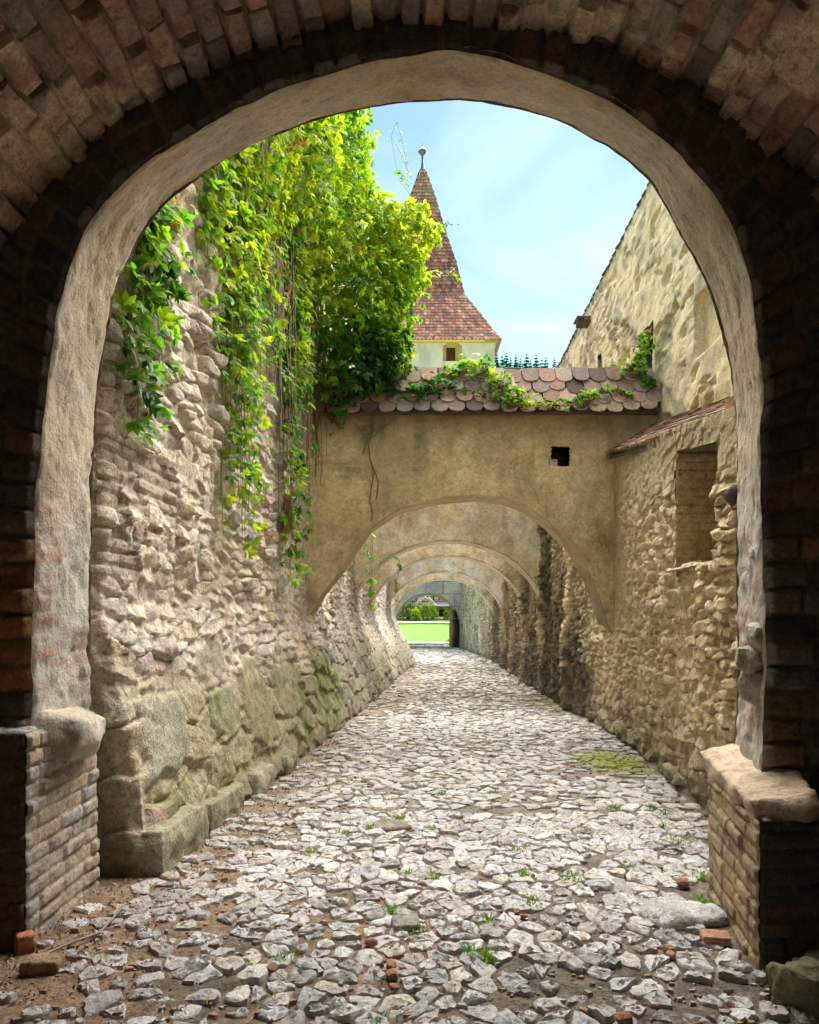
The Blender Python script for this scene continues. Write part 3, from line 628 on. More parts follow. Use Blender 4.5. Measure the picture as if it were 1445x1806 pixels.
# ================================================================== TRANSVERSE ARCHES
def loft_arch(profile, xl, xr, zt, zs, xc, nr_=60, n=320):
    pr, s = resample(np.asarray(profile, float), n)
    q = np.zeros_like(pr)
    for i, (x, z) in enumerate(pr):
        if z <= zs: q[i] = (xl if x < xc else xr, z); continue
        dx, dz = x - xc, z - zs
        ks = [9e9]
        if dx < 0: ks.append((xl - xc) / dx)
        if dx > 0: ks.append((xr - xc) / dx)
        if dz > 1e-6: ks.append((zt - zs) / dz)
        k = min(ks); q[i] = (xc + dx * k, zs + dz * k)
    return pr, s, q
def arch_wall(th_obj, profile, Y0, Y1, xl, xr, zt, seed, zs=1.55, xc=1.0, col=(.72, .58, .32), style=0, roof=None, holes=(), nr_=80, n=320, amp=1.0):
    pr, s, q = loft_arch(profile, xl, xr, zt, zs, xc, n=n)
    rr = np.linspace(0, 1, nr_)
    W = pr[:, None] * (1 - rr[None, :, None]) + q[:, None] * rr[None, :, None]
    X, Z = W[..., 0], W[..., 1]
    rd = np.hypot(X - pr[:, None, 0], Z - pr[:, None, 1])
    mb = MB()
    for side, Y in ((-1, Y0), (1, Y1)):
        sd = seed + (0 if side < 0 else 500)
        h = .035 * fbm(X * .9, Z * .9, 0, sd, 3) + .013 * fbm(X * 4, Z * 4, 0, sd + 1, 4) + .009 * fbm(X * 13, Z * 17, 0, sd + 2, 4) + .010 * np.abs(fbm(X * 2.2 + Z, Z * 3, 0, sd + 12, 3))
        c = solid(X.shape, col)
        c = c * (1 + .30 * fbm(X * 1.1, Z * 1.1, 0, sd + 3, 5))[..., None]
        c = mix(c, (.80, .66, .38), ss(.05, .38, fbm(X * 1.3, Z * 2.0, 0, sd + 4, 5)) * .55)
        c = mix(c, (.42, .32, .20), ss(.1, .45, fbm(X * 1.0 + 4, Z * .7, 0, sd + 5, 5)) * .5)
        crk = (1 - ss(.0, .011, np.abs(fbm(X * .9, Z * .9, 0, sd + 30, 6)))) * ss(.02, .25, fbm(X * .8, Z * .8, 0, sd + 31, 3)); h -= crk * .008; c = c * (1 - .5 * crk)[..., None]
        ch = ss(.36, .44, fbm(X * 2.4, Z * 2.8, 0, sd + 32, 5)); h -= ch * .012; c = mix(c, (.66, .56, .38), ch * .6)
        ft = fbm(X * 22, Z * 22, 0, sd + 33, 3); c = c * (1 + .22 * ft)[..., None]; st_ = ss(.1, .5, fbm(X * 5, Z * .6, 0, sd + 34, 3)) * ss(-1.6, -.2, Z - zt); c = c * (1 - .35 * st_)[..., None]
        if style == 0:
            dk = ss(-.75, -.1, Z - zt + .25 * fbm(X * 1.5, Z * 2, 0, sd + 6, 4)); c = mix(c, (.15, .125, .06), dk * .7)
            # bricks showing through the thin plaster near the top
            ci = np.floor(Z / .11); ub = X / .28 + .5 * (ci % 2); r = _h(np.floor(ub), ci, 0, sd + 7)
            e = np.minimum(np.abs(Z / .11 - np.round(Z / .11)) * .11, np.abs(ub - np.round(ub)) * .28)
            k = ss(.12, .3, fbm(X * 1.2, Z * 1.6, 0, sd + 8, 3) + .3 * (r - .5)) * ss(-1.3, -.9, Z - zt) * (1 - ss(-.45, -.2, Z - zt)) * ss(.01, .03, e)
            c = mix(c, (.45, .37, .22), k * .6); h += k * .008
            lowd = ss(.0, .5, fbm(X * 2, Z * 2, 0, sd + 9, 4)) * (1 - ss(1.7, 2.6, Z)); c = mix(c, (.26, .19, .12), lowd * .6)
        if style == 1:   # ring of voussoirs round the opening, plaster worn off
            sg_ = np.broadcast_to(s[:, None], X.shape); r = _h(np.floor(sg_ / .13), np.floor(rd / .33), 0, sd + 20)
            e = np.minimum(np.abs(sg_ / .13 - np.round(sg_ / .13)) * .13, np.abs(rd / .33 - np.round(rd / .33)) * .33); j = ss(.008, .03, e)
            k = (rd < .66) * ss(-.1, .2, fbm(X * .8, Z * .8, 0, sd + 21, 3) + .4 * ss(.3, 1.8, X - xc) - .1)
            h += k * j * .02 * (.5 + r); c = c * (1 + .35 * (r - .5) * k)[..., None]; c = mix(c, (.36, .29, .20), (1 - j) * k * .7)
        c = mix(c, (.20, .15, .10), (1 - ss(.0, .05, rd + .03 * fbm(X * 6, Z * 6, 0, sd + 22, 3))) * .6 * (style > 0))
        h = h * ss(0, .05, rd) - .0
        mask = None
        if holes:
            xm = (X[:-1, :-1] + X[1:, 1:]) / 2; zm = (Z[:-1, :-1] + Z[1:, 1:]) / 2; mask = np.ones(xm.shape, bool)
            if side < 0:
                for x0, x1, z0, z1 in holes: mask &= ~((xm > x0) & (xm < x1) & (zm > z0) & (zm < z1))
        p = np.stack([X, np.full(X.shape, float(Y)), Z], -1); p = p + side * np.stack([0 * h, h, 0 * h], -1)
        dnoise = .022 * amp
        p[..., 0] += dnoise * fbm(X * 3, Z * 3, Y, seed + 40, 3); p[..., 2] += dnoise * fbm(X * 3, Z * 3, Y, seed + 60, 3)
        mb.grid(p, c, mask=mask, flip=(side < 0))
    nv = max(8, int((Y1 - Y0) / .06)); vv = np.linspace(0, 1, nv)
    Yg = np.broadcast_to(Y0 + (Y1 - Y0) * vv[None], (len(pr), nv)); X = np.broadcast_to(pr[:, :1], Yg.shape); Z = np.broadcast_to(pr[:, 1:], Yg.shape)
    p = np.stack([X, Yg, Z], -1)
    nn = sheet_normals(p); nn *= np.sign(np.sum(nn * (np.array([xc, 0, zs]) - p) * [1, 0, 1], -1, keepdims=True))
    sg = np.broadcast_to(s[:, None], X.shape)
    h = .014 * fbm(sg * 3, Yg * 3, 0, seed + 11, 4); c = solid(X.shape, col) * (1 + .25 * fbm(sg * 1.5, Yg * 1.5, 0, seed + 12, 4))[..., None]
    c = mix(c, (.24, .19, .12), (1 - ss(1.6, 3.4, Z)) * .6 + (.35 if style == 0 else 0))  # first arch's underside darkened all over, shade put into the colour
    if style == 1:
        e = np.minimum(np.abs(sg / .10 - np.round(sg / .10)) * .10, np.abs(Yg / .3 - np.round(Yg / .3)) * .3); j = ss(.005, .02, e); r = _h(np.floor(sg / .1), np.floor(Yg / .3), 0, seed)
        k = ss(0, .4, fbm(sg * 1.1, Yg, 0, seed + 15, 3) + .45 * ss(1.8, 3.2, X) - .15); h += k * j * .02 * (.4 + r); c = mix(c, (.30, .25, .18), (1 - j) * k * .6)
        c = c * (1 + .3 * (r - .5) * k)[..., None]
    ed = np.minimum(vv, 1 - vv)[None] * (Y1 - Y0); h = h * ss(0, .05, ed)
    p = p + nn * h[..., None]
    for Yq, sl in ((Y0, None), (Y1, None)): pass
    p[..., 0] += .022 * amp * fbm(X * 3, Z * 3, np.where(Yg < (Y0 + Y1) / 2, Y0, Y1) * 1.0, seed + 40, 3); p[..., 2] += .022 * amp * fbm(X * 3, Z * 3, np.where(Yg < (Y0 + Y1) / 2, Y0, Y1) * 1.0, seed + 60, 3)
    mb.grid(p, c)
    return mb
def ell(xl, xr, zfoot, zc, zspring=1.55, n=60, pw=1.0):
    xc = (xl + xr) / 2; a = (xr - xl) / 2; th = np.linspace(math.pi, 0, n)
    pts = [(xl, zfoot)] if zfoot < zspring - .05 else []
    pts += [(xc + a * math.cos(t), zspring + (zc - zspring) * abs(math.sin(t)) ** pw) for t in th]
    if zfoot < zspring - .05: pts += [(xr, zfoot)]
    return pts

# first arch, traced from the photograph at its real distance
Y1A = 11.0
a1 = [(536, 1118), (545, 1091), (566, 1049), (603, 1003), (629, 963), (655, 928), (707, 896), (782, 877), (842, 872), (890, 877), (930, 892), (970, 920), (1008, 958), (1036, 999), (1057, 1049), (1073, 1099), (1090, 1135)]
pr = [tuple(P(x, y, Y1A)[[0, 2]]) for x, y in a1]
ar1 = thing('arched_wall', 'tile-capped ochre cross wall with wide arch, nearest across the lane', 'arch', (1.0, 11.3, 0))
hx0, hx1 = P(972, 822, Y1A)[0], P(1005, 822, Y1A)[0]; hz0, hz1 = P(972, 822, Y1A)[2], P(972, 788, Y1A)[2]
mb = arch_wall(ar1, pr, Y1A, Y1A + .62, -2.1, 4.0, 4.86, 601, holes=[(hx0, hx1, hz0, hz1)], n=420, nr_=130)
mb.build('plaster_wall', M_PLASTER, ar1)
mb = MB(); e = .02
g = (.05, .042, .03)
for (x0, x1, y0, y1, z0, z1) in ((hx0 - e, hx1 + e, .30, .32, hz0 - e, hz1 + e), (hx0 - e - .01, hx0 - e, -.0, .31, hz0 - e, hz1 + e), (hx1 + e, hx1 + e + .01, -.0, .31, hz0 - e, hz1 + e), (hx0 - e, hx1 + e, -.0, .31, hz0 - e - .01, hz0 - e), (hx0 - e, hx1 + e, -.0, .31, hz1 + e, hz1 + e + .01)):
    mb.box(x0, x1, Y1A + y0, Y1A + y1, z0, z1, g)
mb.build('wall_hole', M_ROUGH, ar1)
mb = MB(); rough_block(mb, (hx0 + .045, Y1A + .07, hz0 + .055), (.055, .06, .05), (.62, .50, .44), 611, .012, rnd=.3)
o = origin_to(mb.build('stone', M_STONE), (hx0 + .045, Y1A + .07, hz0)); setp(o, 'small pale stone sitting in the square hole of the cross wall', 'stone')
rng = np.random.default_rng(5)
mb = MB()
ze, zr = 4.74, 5.52; ye, yr, yk = 10.80, 11.31, 11.85
tile_slope(mb, (-2.0, ye, ze), (3.66, ye, ze), (-2.0, yr, zr), (3.62, yr, zr), .255, 4, rng, over=1.45)
tile_slope(mb, (-2.0, yk, ze), (3.66, yk, ze), (-2.0, yr, zr), (3.62, yr, zr), .255, 4, rng, over=1.45)
mb.box(-2.0, 3.70, ye + .12, yk - .12, ze - .02, ze + .1, (.16, .11, .08))
for sg, ya in ((1, ye), (-1, yk)):
    v = np.array([(-2, ya + sg * .06, ze), (3.7, ya + sg * .06, ze), (3.62, yr, zr - .03), (-2, yr, zr - .03)]); mb.add(v, [[0, 1, 2, 3]], (.14, .10, .08))
roof = mb.build('tile_roof', M_TILE, ar1, smooth=False)
mb = MB(); ridge_tiles(mb, (-1.6, yr, zr - .02), (3.66, yr, zr - .02), .085, .48, rng); mb.build('ridge', M_TILE, roof)

def roof_over(parent, xl, xr, ya, yb_, ze, rise, rng, w=.3, rows=4):
    mb = MB(); yr = (ya + yb_) / 2
    tile_slope(mb, (xl, ya, ze), (xr, ya, ze), (xl, yr, ze + rise), (xr, yr, ze + rise), w, rows, rng, over=1.4)
    tile_slope(mb, (xl, yb_, ze), (xr, yb_, ze), (xl, yr, ze + rise), (xr, yr, ze + rise), w, rows, rng, over=1.4)
    for sg, y in ((1, ya), (-1, yb_)):
        mb.add([(xl, y + sg * .06, ze), (xr, y + sg * .06, ze), (xr, yr, ze + rise - .03), (xl, yr, ze + rise - .03)], [[0, 1, 2, 3]], (.14, .10, .08))
    r = mb.build('tile_roof', M_TILE, parent, smooth=False)
    mb = MB(); ridge_tiles(mb, (xl, yr, ze + rise - .02), (xr, yr, ze + rise - .02), .1, .5, rng); mb.build('ridge', M_TILE, r)
for lab, Yq, xl, xr, zc, sd, colr, st_ in (
    ('pale plastered arch directly behind the tile-capped cross wall', 17.0, -1.45, 3.26, 3.52, 701, (.84, .76, .58), 2),
    ('arch with exposed radial bricks, second behind the tile-capped cross wall', 20.7, -1.22, 3.42, 3.52, 721, (.84, .76, .60), 1),
    ('whitewashed arch between the two brick-ringed arches', 27.3, -1.0, 3.6, 3.54, 751, (.88, .85, .77), 2),
    ('last low arch before the grey gate tower', 31.4, -.75, 3.72, 3.52, 771, (.84, .75, .58), 1)):
    t = thing('arched_wall', lab, 'arch', ((xl + xr) / 2, Yq, 0))
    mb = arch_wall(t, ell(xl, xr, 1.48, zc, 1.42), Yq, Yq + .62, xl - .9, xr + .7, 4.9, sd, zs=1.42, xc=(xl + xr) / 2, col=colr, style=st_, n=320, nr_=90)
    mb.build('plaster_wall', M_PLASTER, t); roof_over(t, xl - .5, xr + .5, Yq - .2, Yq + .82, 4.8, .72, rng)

# buttress strips on the right wall between the arches
# ================================================================== COPING ROOF OF THE RIGHT LOWER WALL
mb = MB()
def cop(y, t): # t=0 eave, 1 against the tall building
    xe = np.interp(y, [4.5, 5.4, 11.0], [2.30, 2.36, 2.98]); ez = 3.12 + (y - 5.4) * .182
    return np.array([xe + (3.76 - xe) * t, y, ez + .30 * t + (3.76 - xe) * t * .22])
tile_slope(mb, cop(4.6, 0), cop(10.98, 0), cop(4.6, 1), cop(10.98, 1), .2, 7, rng, t=.03, over=1.35)
v = np.array([cop(4.6, 0), cop(10.98, 0), cop(10.98, 1), cop(4.6, 1)]) - np.array([0, 0, .03]); mb.add(v, [[0, 1, 2, 3]], (.10, .075, .06))
v2 = v - np.array([0, 0, .05]); mb.add(np.concatenate([v, v2]), [[0, 1, 5, 4], [4, 5, 6, 7], [0, 4, 7, 3]], (.12, .09, .07))
mb.build('coping_roof', M_TILE, wall_r, smooth=False)

# ================================================================== TALL BUILDING ON THE RIGHT
bld = thing('plastered_building', 'tall cream rough-plastered building behind the right-hand wall', 'building', (3.8, 12, 0))
XB = 3.73; ZE = lambda y: 8.46 - (y - 11.4) * .055
ys = geo_steps(4.6, 24, .0034); vz = np.linspace(0, 1, 330)
zt = ZE(ys); Zz = 2.6 + (zt[:, None] - 2.6) * vz[None]; Yy = np.broadcast_to(ys[:, None], Zz.shape)
h = .03 * fbm(Yy * .9, Zz * .9, 0, 801, 3) + .02 * fbm(Yy * 3, Zz * 3.6, 0, 802, 4)
F1, F2, a_, b_, *_ = worley(Yy / .26 + .5 * fbm(Yy * 2, Zz * 2, 0, 803, 3), Zz / .17 + .5 * fbm(Yy * 2, Zz * 2, 9, 804, 3), 805)
sm = ss(-.1, .35, fbm(Yy * .8, Zz * .8, 0, 806, 4)); h += (.012 + .04 * sm) * ss(.02, .3, F2 - F1) * (a_ - .15)
h -= .05 * ss(.30, .5, fbm(Yy * 3.0, Zz * 4.5, 0, 807, 3))
c = solid(Zz.shape, (.80, .68, .42)); c = c * (1 + .16 * fbm(Yy * 1.2, Zz * 1.2, 0, 808, 5))[..., None]
c = mix(c, (.50, .44, .32), ss(.15, .45, fbm(Yy * 2.2, Zz * 2.2, 0, 809, 4)) * .6)
c = mix(c, (.58, .44, .20), (1 - ss(4.2, 5.2, Zz + .5 * fbm(Yy, Zz, 0, 811, 3))) * ss(0, .4, fbm(Yy * 1.6, Zz * 1.6, 0, 812, 3) + .2) * .6)
c = mix(c, (.30, .26, .20), ss(.30, .42, fbm(Yy * 1.1 + Zz * .9, Zz * 4 - Yy * 3, 0, 813, 3)) * .7)
yc = (Yy[:-1, :-1] + Yy[1:, 1:]) / 2; zc = (Zz[:-1, :-1] + Zz[1:, 1:]) / 2; rg = .03 * fbm(yc * 5, zc * 5, 0, 814, 2)
bw = np.minimum(np.minimum(Yy - 8.85, 9.62 - Yy), np.minimum(Zz - 5.05, 5.85 - Zz)) + .02 * fbm(Yy * 4, Zz * 4, 0, 816, 3); kb = ss(-.01, .025, bw)
h = h * (1 - kb) + kb * (-.10 + .006 * fbm(Yy * 8, Zz * 8, 0, 817, 3)); c = mix(c, (.80, .65, .38), kb)
openings = [(11.25, 11.95, 4.9, 6.25, .45, (.14, .12, .08)), (14.35, 14.62, 4.9, 6.9, .4, (.30, .25, .16))]
m = np.ones(yc.shape, bool)
for y0, y1, z0, z1, dp, cc in openings: m &= ~((yc + rg > y0) & (yc + rg < y1) & (zc + rg > z0) & (zc + rg < z1))
mb = MB(); mb.grid(np.stack([XB - h, Yy, Zz], -1), c, mask=m, flip=True); mb.build('wall', M_ROUGH, bld)
for k, (y0, y1, z0, z1, dp, cc) in enumerate(openings):
    mb = MB(); e = .05
    for A_ in ((XB + dp, XB + dp + .02, y0 - e, y1 + e, z0 - e, z1 + e), (XB + .005, XB + dp, y0 - e - .02, y0 - e, z0 - e, z1 + e), (XB + .005, XB + dp, y1 + e, y1 + e + .02, z0 - e, z1 + e), (XB + .005, XB + dp, y0 - e, y1 + e, z1 + e, z1 + e + .02), (XB + .005, XB + dp, y0 - e, y1 + e, z0 - e - .02, z0 - e)):
        mb.box(*A_, cc)
    o = mb.build('wall_opening', M_ROUGH, bld)
mb = MB()
for y in np.arange(4.7, 24, .24):
    for k in range(3):
        z = float(ZE(y)); c_ = np.array((.16, .125, .10)) * rng.uniform(.7, 1.3)
        tile(mb, (XB + .30 + k * .26, y + .12 * (k % 2), z + .30 + k * .3 + rng.normal(0, .01)), np.array([0, 1., 0]), np.array([-.66, 0, -.72]), np.array([-.72, 0, .66]), .235, .52 + rng.normal(0, .015), .025, c_)
mb.add([(XB - .02, 4.6, float(ZE(4.6)) - .02), (XB - .02, 24, float(ZE(24)) - .02), (XB + 4, 24, float(ZE(24)) + 4.3), (XB + 4, 4.6, float(ZE(4.6)) + 4.3)], [[0, 1, 2, 3]], (.14, .11, .09))
mb.build('roof', M_TILE, bld, smooth=False)
for y_, z_ in ((4.6, 8.8), (23.98, 7.7)):
    mb = MB(); mb.box(XB + .01, XB + 8, y_, y_ + .02, 0, z_, (.5, .44, .3)); mb.build('end_wall', M_ROUGH, bld)
mb = MB(); pz = P(1037, 572, 15.3); mb.box(XB - .26, XB + .3, pz[1] - .17, pz[1] + .1, pz[2] - .045, pz[2] + .06, (.12, .085, .06)); mb.box(XB - .30, XB + .2, pz[1] - .22, pz[1] + .16, pz[2] + .063, pz[2] + .09, (.16, .12, .09))
mb.build('projecting_beam', M_WOOD, bld)

# ================================================================== GATE TOWER
XT, YT = .97, 55.0
def hip(px, py):
    t = (px - CX) / F; w_ = (t * YT - XT) / (1 + t); return w_, EYE + (HY - py) / F * (YT - w_)
tw = thing('gate_tower', 'square cream gate tower with flared red tiled spire', 'tower', (XT, YT, 0))
WT = 4.82; Z_E = hip(874, 594)[1]
roofp = [hip(x, y) for x, y in [(884, 597), (871.6, 584), (845.6, 550), (819.5, 519), (804, 459), (785.7, 407), (767.5, 344.5), (752, 303)]]
roofp.append((.06, roofp[-1][1] + .5))
rw = np.array([p[0] for p in roofp]); rz = np.array([p[1] for p in roofp])
dd = np.concatenate([[0], np.cumsum(np.hypot(np.diff(rw), np.diff(rz)))])
mb = MB(); rng = np.random.default_rng(3)
nrow = int(dd[-1] / .30); TWC = np.array([(.34, .12, .075), (.40, .16, .095), (.28, .11, .09), (.46, .21, .12), (.33, .17, .13), (.50, .27, .17), (.20, .10, .09)])
for k in range(nrow):
    s0 = dd[-1] * k / nrow; s1 = min(dd[-1], s0 + dd[-1] / nrow * 1.25)
    w0, w1 = np.interp([s0, s1], dd, rw); z0, z1 = np.interp([s0, s1], dd, rz); m_ = max(1, int(2 * w0 / .26))
    for fc in range(4):
        ca, sa_ = [(1, 0), (0, 1), (-1, 0), (0, -1)][fc]
        e = (np.arange(m_ + 1) + (.5 if k % 2 else 0)) / m_ * 2 - 1; e = np.clip(e, -1, 1)
        a_ = e[:-1]; b_ = e[1:]; lft = .045 + .02 * rng.random(m_)
        for (aa, bb, lf) in zip(a_, b_, lft):
            g_ = .03 / max(w0, .3)
            pts = [(aa * w0, -w0 - lf, z0 - .02), ((aa + bb) / 2 * w0, -w0 - lf, z0 - .09), (bb * w0 - .02, -w0 - lf, z0 - .02), (bb * w1 - .01, -w1, z1), (aa * w1, -w1, z1)]
            pts = np.array([(x * ca - y * sa_, x * sa_ + y * ca, z) for x, y, z in pts]) + np.array([XT, YT, 0])
            t_ = np.clip((z0 - rz[0]) / (rz[-1] - rz[0]), 0, 1)
            c_ = TWC[rng.integers(7)] * rng.uniform(.75, 1.2); c_ = c_ * (1 - t_ * .0)
            if t_ > .72: c_ = c_ * .6 + np.array((.30, .22, .10)) * .5
            mb.add(pts, [[0, 1, 2, 4], [2, 3, 4, 4]][:1], c_); mb.f3.append(np.array([[2, 3, 4]]) + mb.n - 5)
roof = mb.build('spire_roof', M_TILE, tw, smooth=False)
mb = MB()
for cx_, cy_ in ((1, -1), (-1, -1), (1, 1), (-1, 1)):
    for k in range(int(dd[-1] / .45)):
        s0, s1 = k * .45, k * .45 + .5; w0, w1 = np.interp([s0, s1], dd, rw); z0, z1 = np.interp([s0, s1], dd, rz)
        tubes(mb, [[(XT + cx_ * (w0 + .04), YT + cy_ * (w0 + .04), z0 + .05), (XT + cx_ * (w1 + .02), YT + cy_ * (w1 + .02), z1 + .05)]], (.15, .12), np.array((.36, .29, .26)) * rng.uniform(.8, 1.2), 6)
mb.build('hip_tiles', M_TILE, roof)
# walls with the passage
ZB = 5.4
mb = MB()
EXL, EXR = -.95, 3.46
prx = [(EXL, -.05), (EXL, .9)] + ell(EXL, EXR, 1.4, 3.68, 1.4, pw=.95) + [(EXR, .9), (EXR, -.05)]
def ring_box(z0, z1, o, c):
    mb.box(XT - WT - o, XT + WT + o, YT - WT - o, YT - WT, z0, z1, c); mb.box(XT - WT - o, XT + WT + o, YT + WT, YT + WT + o, z0, z1, c)
    mb.box(XT - WT - o, XT - WT, YT - WT, YT + WT, z0, z1, c); mb.box(XT + WT, XT + WT + o, YT - WT, YT + WT, z0, z1, c)
YF2 = YT - WT
wx0, wx1 = [P(x, 0, YF2)[0] for x in (781, 815.5)]; wz0, wz1 = [P(0, y, YF2)[2] for y in (637, 603)]
dx0, dx1 = [P(x, 0, YF2)[0] for x in (788, 804)]; dz0, dz1 = [P(0, y, YF2)[2] for y in (637, 609)]
CR = (.90, .81, .63)
# upper front wall as a sheet with the window opening
x_, z_ = np.meshgrid(np.unique(np.concatenate([np.linspace(XT - WT, XT + WT, 60), [wx0, wx1]])), np.unique(np.concatenate([np.linspace(ZB, Z_E, 90), [wz0, wz1]])), indexing='ij')
xm = (x_[:-1, :-1] + x_[1:, 1:]) / 2; zm = (z_[:-1, :-1] + z_[1:, 1:]) / 2
cc = mix(solid(x_.shape, CR) * (1 - .25 * ss(.1, .5, fbm(x_ * 3, z_ * .5, 0, 902, 4)))[..., None], (.66, .58, .42), ss(.1, .5, fbm(x_ * .7, z_ * .7, 0, 901, 4)) * .5)
mb.grid(np.stack([x_, YF2 + .015 * fbm(x_ * 2, z_ * 2, 0, 905, 3), z_], -1), cc, mask=~((xm > wx0) & (xm < wx1) & (zm > wz0) & (zm < wz1)))
for (x0, x1, y0, y1) in ((XT - WT, XT - WT + .1, YF2 + .03, YT + WT), (XT + WT - .1, XT + WT, YF2 + .03, YT + WT), (XT - WT + .1, XT + WT - .1, YT + WT - .1, YT + WT)):
    mb.box(x0, x1, y0, y1, 3.9, Z_E, CR)
mb.build('wall', M_PAINT, tw)
mb = MB(); YC = (.64, .49, .22)
for o_, z0, z1 in ((.07, Z_E - .40, Z_E - .27), (.14, Z_E - .27, Z_E - .15), (.24, Z_E - .15, Z_E - .02)): ring_box(z0, z1, o_, YC)
mb.box(XT - WT - .25, XT + WT + .25, YT - WT - .25, YT + WT + .25, Z_E - .02, Z_E + .05, (.2, .14, .08)); mb.build('cornice', M_PAINT, tw)
mb = MB(); wd = .45
mb.add([(wx0, YF2, wz0), (dx0, YF2 + wd, dz0), (dx0, YF2 + wd, dz1), (wx0, YF2, wz1)], [[0, 1, 2, 3]], YC); mb.add([(wx1, YF2, wz0), (dx1, YF2 + wd, dz0), (dx1, YF2 + wd, dz1), (wx1, YF2, wz1)], [[0, 1, 2, 3]], YC)
mb.add([(wx0, YF2, wz1), (dx0, YF2 + wd, dz1), (dx1, YF2 + wd, dz1), (wx1, YF2, wz1)], [[0, 1, 2, 3]], YC); mb.add([(wx0, YF2, wz0), (dx0, YF2 + wd, dz0), (dx1, YF2 + wd, dz0), (wx1, YF2, wz0)], [[0, 1, 2, 3]], YC)
# shallow arched head
for k in range(8):
    a0, a1_ = k / 8, (k + 1) / 8; xx0, xx1 = wx0 + (wx1 - wx0) * a0, wx0 + (wx1 - wx0) * a1_
    q0, q1 = [(.30 * (abs(2 * a - 1) ** 2.2)) for a in (a0, a1_)]
    mb.add([(xx0, YF2 - .012, wz1 + .02), (xx1, YF2 - .012, wz1 + .02), (xx1, YF2 - .012, wz1 - q1), (xx0, YF2 - .012, wz1 - q0)], [[0, 1, 2, 3]], CR)
wn = mb.build('window', M_PAINT, tw, smooth=False)
mb = MB(); mb.box(dx0, dx1, YF2 + wd, YF2 + wd + .3, dz0, dz1, (.02, .022, .025)); mb.build('opening', M_GLASS, wn)
# finial
mb = MB(); za = roofp[-2][1]
zf = lambda py: EYE + (HY - py) / F * YT
prf = [(.17, za - .2), (.13, za + .4), (.085, zf(283)), (.075, zf(275)), (.28, zf(270)), (.34, zf(267.5)), (.24, zf(264)), (.06, zf(262)), (.03, zf(256)), (.008, zf(250))]
th = np.linspace(0, 2 * math.pi, 17)
mb.grid(np.stack([[(XT + r * math.cos(t), YT + r * math.sin(t), z) for t in th] for r, z in prf]), np.array((.13, .17, .26)))
mb.build('finial', M_METAL, tw)
# grey rendered lower stage with the passage arch, deep reveal, open plank gate
mb = arch_wall(tw, prx, YF2 - .10, YF2 + 3.0, XT - WT - .02, XT + WT + .02, ZB, 921, zs=1.4, xc=1.25, col=(.50, .50, .46), style=2, n=200, nr_=50, amp=.3)
mb.build('lower_stage', M_PAINT, tw)
mb = MB()
for z in np.arange(1.1, 5.3, .85):
    if z > 1.2: mb.box(2.6 if z < 2.6 else (1.9 if z < 3.7 else -3), 3.75, YF2 - .128, YF2 - .122, z, z + .035, (.24, .24, .21))
for x, z0, z1 in ((2.25, 3.65, 4.5), (3.05, 2.8, 3.65), (3.3, 1.95, 2.8), (1.1, 3.75, 4.5)): mb.box(x, x + .035, YF2 - .128, YF2 - .122, z0 + .036, z1 - .001, (.24, .24, .21))
mb.build('block_joint', M_PAINT, tw)
mb = MB()
for k in range(7):
    y0 = YF2 + .75 + k * .27; mb.box(EXR - .36, EXR - .29, y0, y0 + .255, .05, 2.6, np.array((.085, .065, .05)) * (1 + .25 * math.sin(k * 2.3)))
for z in (.5, 1.8): mb.box(EXR - .395, EXR - .362, YF2 + .75, YF2 + 2.63, z, z + .16, (.06, .045, .035))
mb.build('gate_leaf', M_WOOD, tw)
mb = MB(); mb.box(2.86, EXR - .02, YF2 + 2.68, YF2 + 2.95, -.05, 3.0, (.58, .46, .28)); mb.build('gate_jamb', M_ROUGH, tw)
# ================================================================== GROUND
mb = MB(); mb.add([(-400, -60, -.25), (400, -60, -.25), (400, 700, -.25), (-400, 700, -.25)], [[0, 1, 2, 3]], (.16, .2, .06))
o = mb.build('ground', M_LAWN, None); setp(o, 'level ground under everything', 'ground', kind='structure')
def gz(x, y):
    return .03 * fbm(x * .8, y * .8, 0, 1001, 3) - .03
def dirt_z(x, y):
    return gz(x, y) + .016 * fbm(x * 5, y * 5, 0, 1003, 4)
ys = np.concatenate([np.linspace(-6, 2.4, 20), geo_steps(2.45, 60, .0042)]); xs = np.linspace(-3.4, 4.6, 420)
Yg, Xg = np.meshgrid(ys, xs, indexing='ij'); Zg = dirt_z(Xg, Yg) + .006 * fbm(Xg * 22, Yg * 22, 0, 1005, 3)
c = solid(Xg.shape, (.165, .135, .108)); c = mix(c, (.25, .165, .11), ss(-.2, .35, fbm(Xg * 1.1, Yg * .8, 0, 1007, 4) - .25 * (Xg + .4)) * .9)
c = mix(c, (.15, .125, .10), ss(.1, .4, fbm(Xg * 2.4, Yg * 2.4, 0, 1009, 4)) * .6)
c = c * (1 + .5 * fbm(Xg * 30, Yg * 30, 0, 1010, 2))[..., None]
c = mix(c, (.34, .30, .245), ss(4.2, 8, Yg) * .55)
mossp = G(1080, 1341); mo = 1 - ss(.15, .42, np.hypot((Xg - mossp[0]) * 1.0, (Yg - mossp[1]) * .55) + .15 * fbm(Xg * 6, Yg * 6, 0, 1011, 3))
mossq = G(985, 1240)
mo = np.maximum(mo, .8 * (1 - ss(.2, .6, np.hypot(Xg - mossq[0] + .1, (Yg - mossq[1]) * .3) + .2 * fbm(Xg * 6, Yg * 6, 0, 1012, 3))))
c = mix(c, (.22, .25, .02), mo)
mb = MB(); mb.grid(np.stack([Xg, Yg, Zg], -1), c); mb_dirt = mb
o = mb.build('path', M_DIRT, None); setp(o, 'trodden brown earth of the lane', 'path', kind='structure')
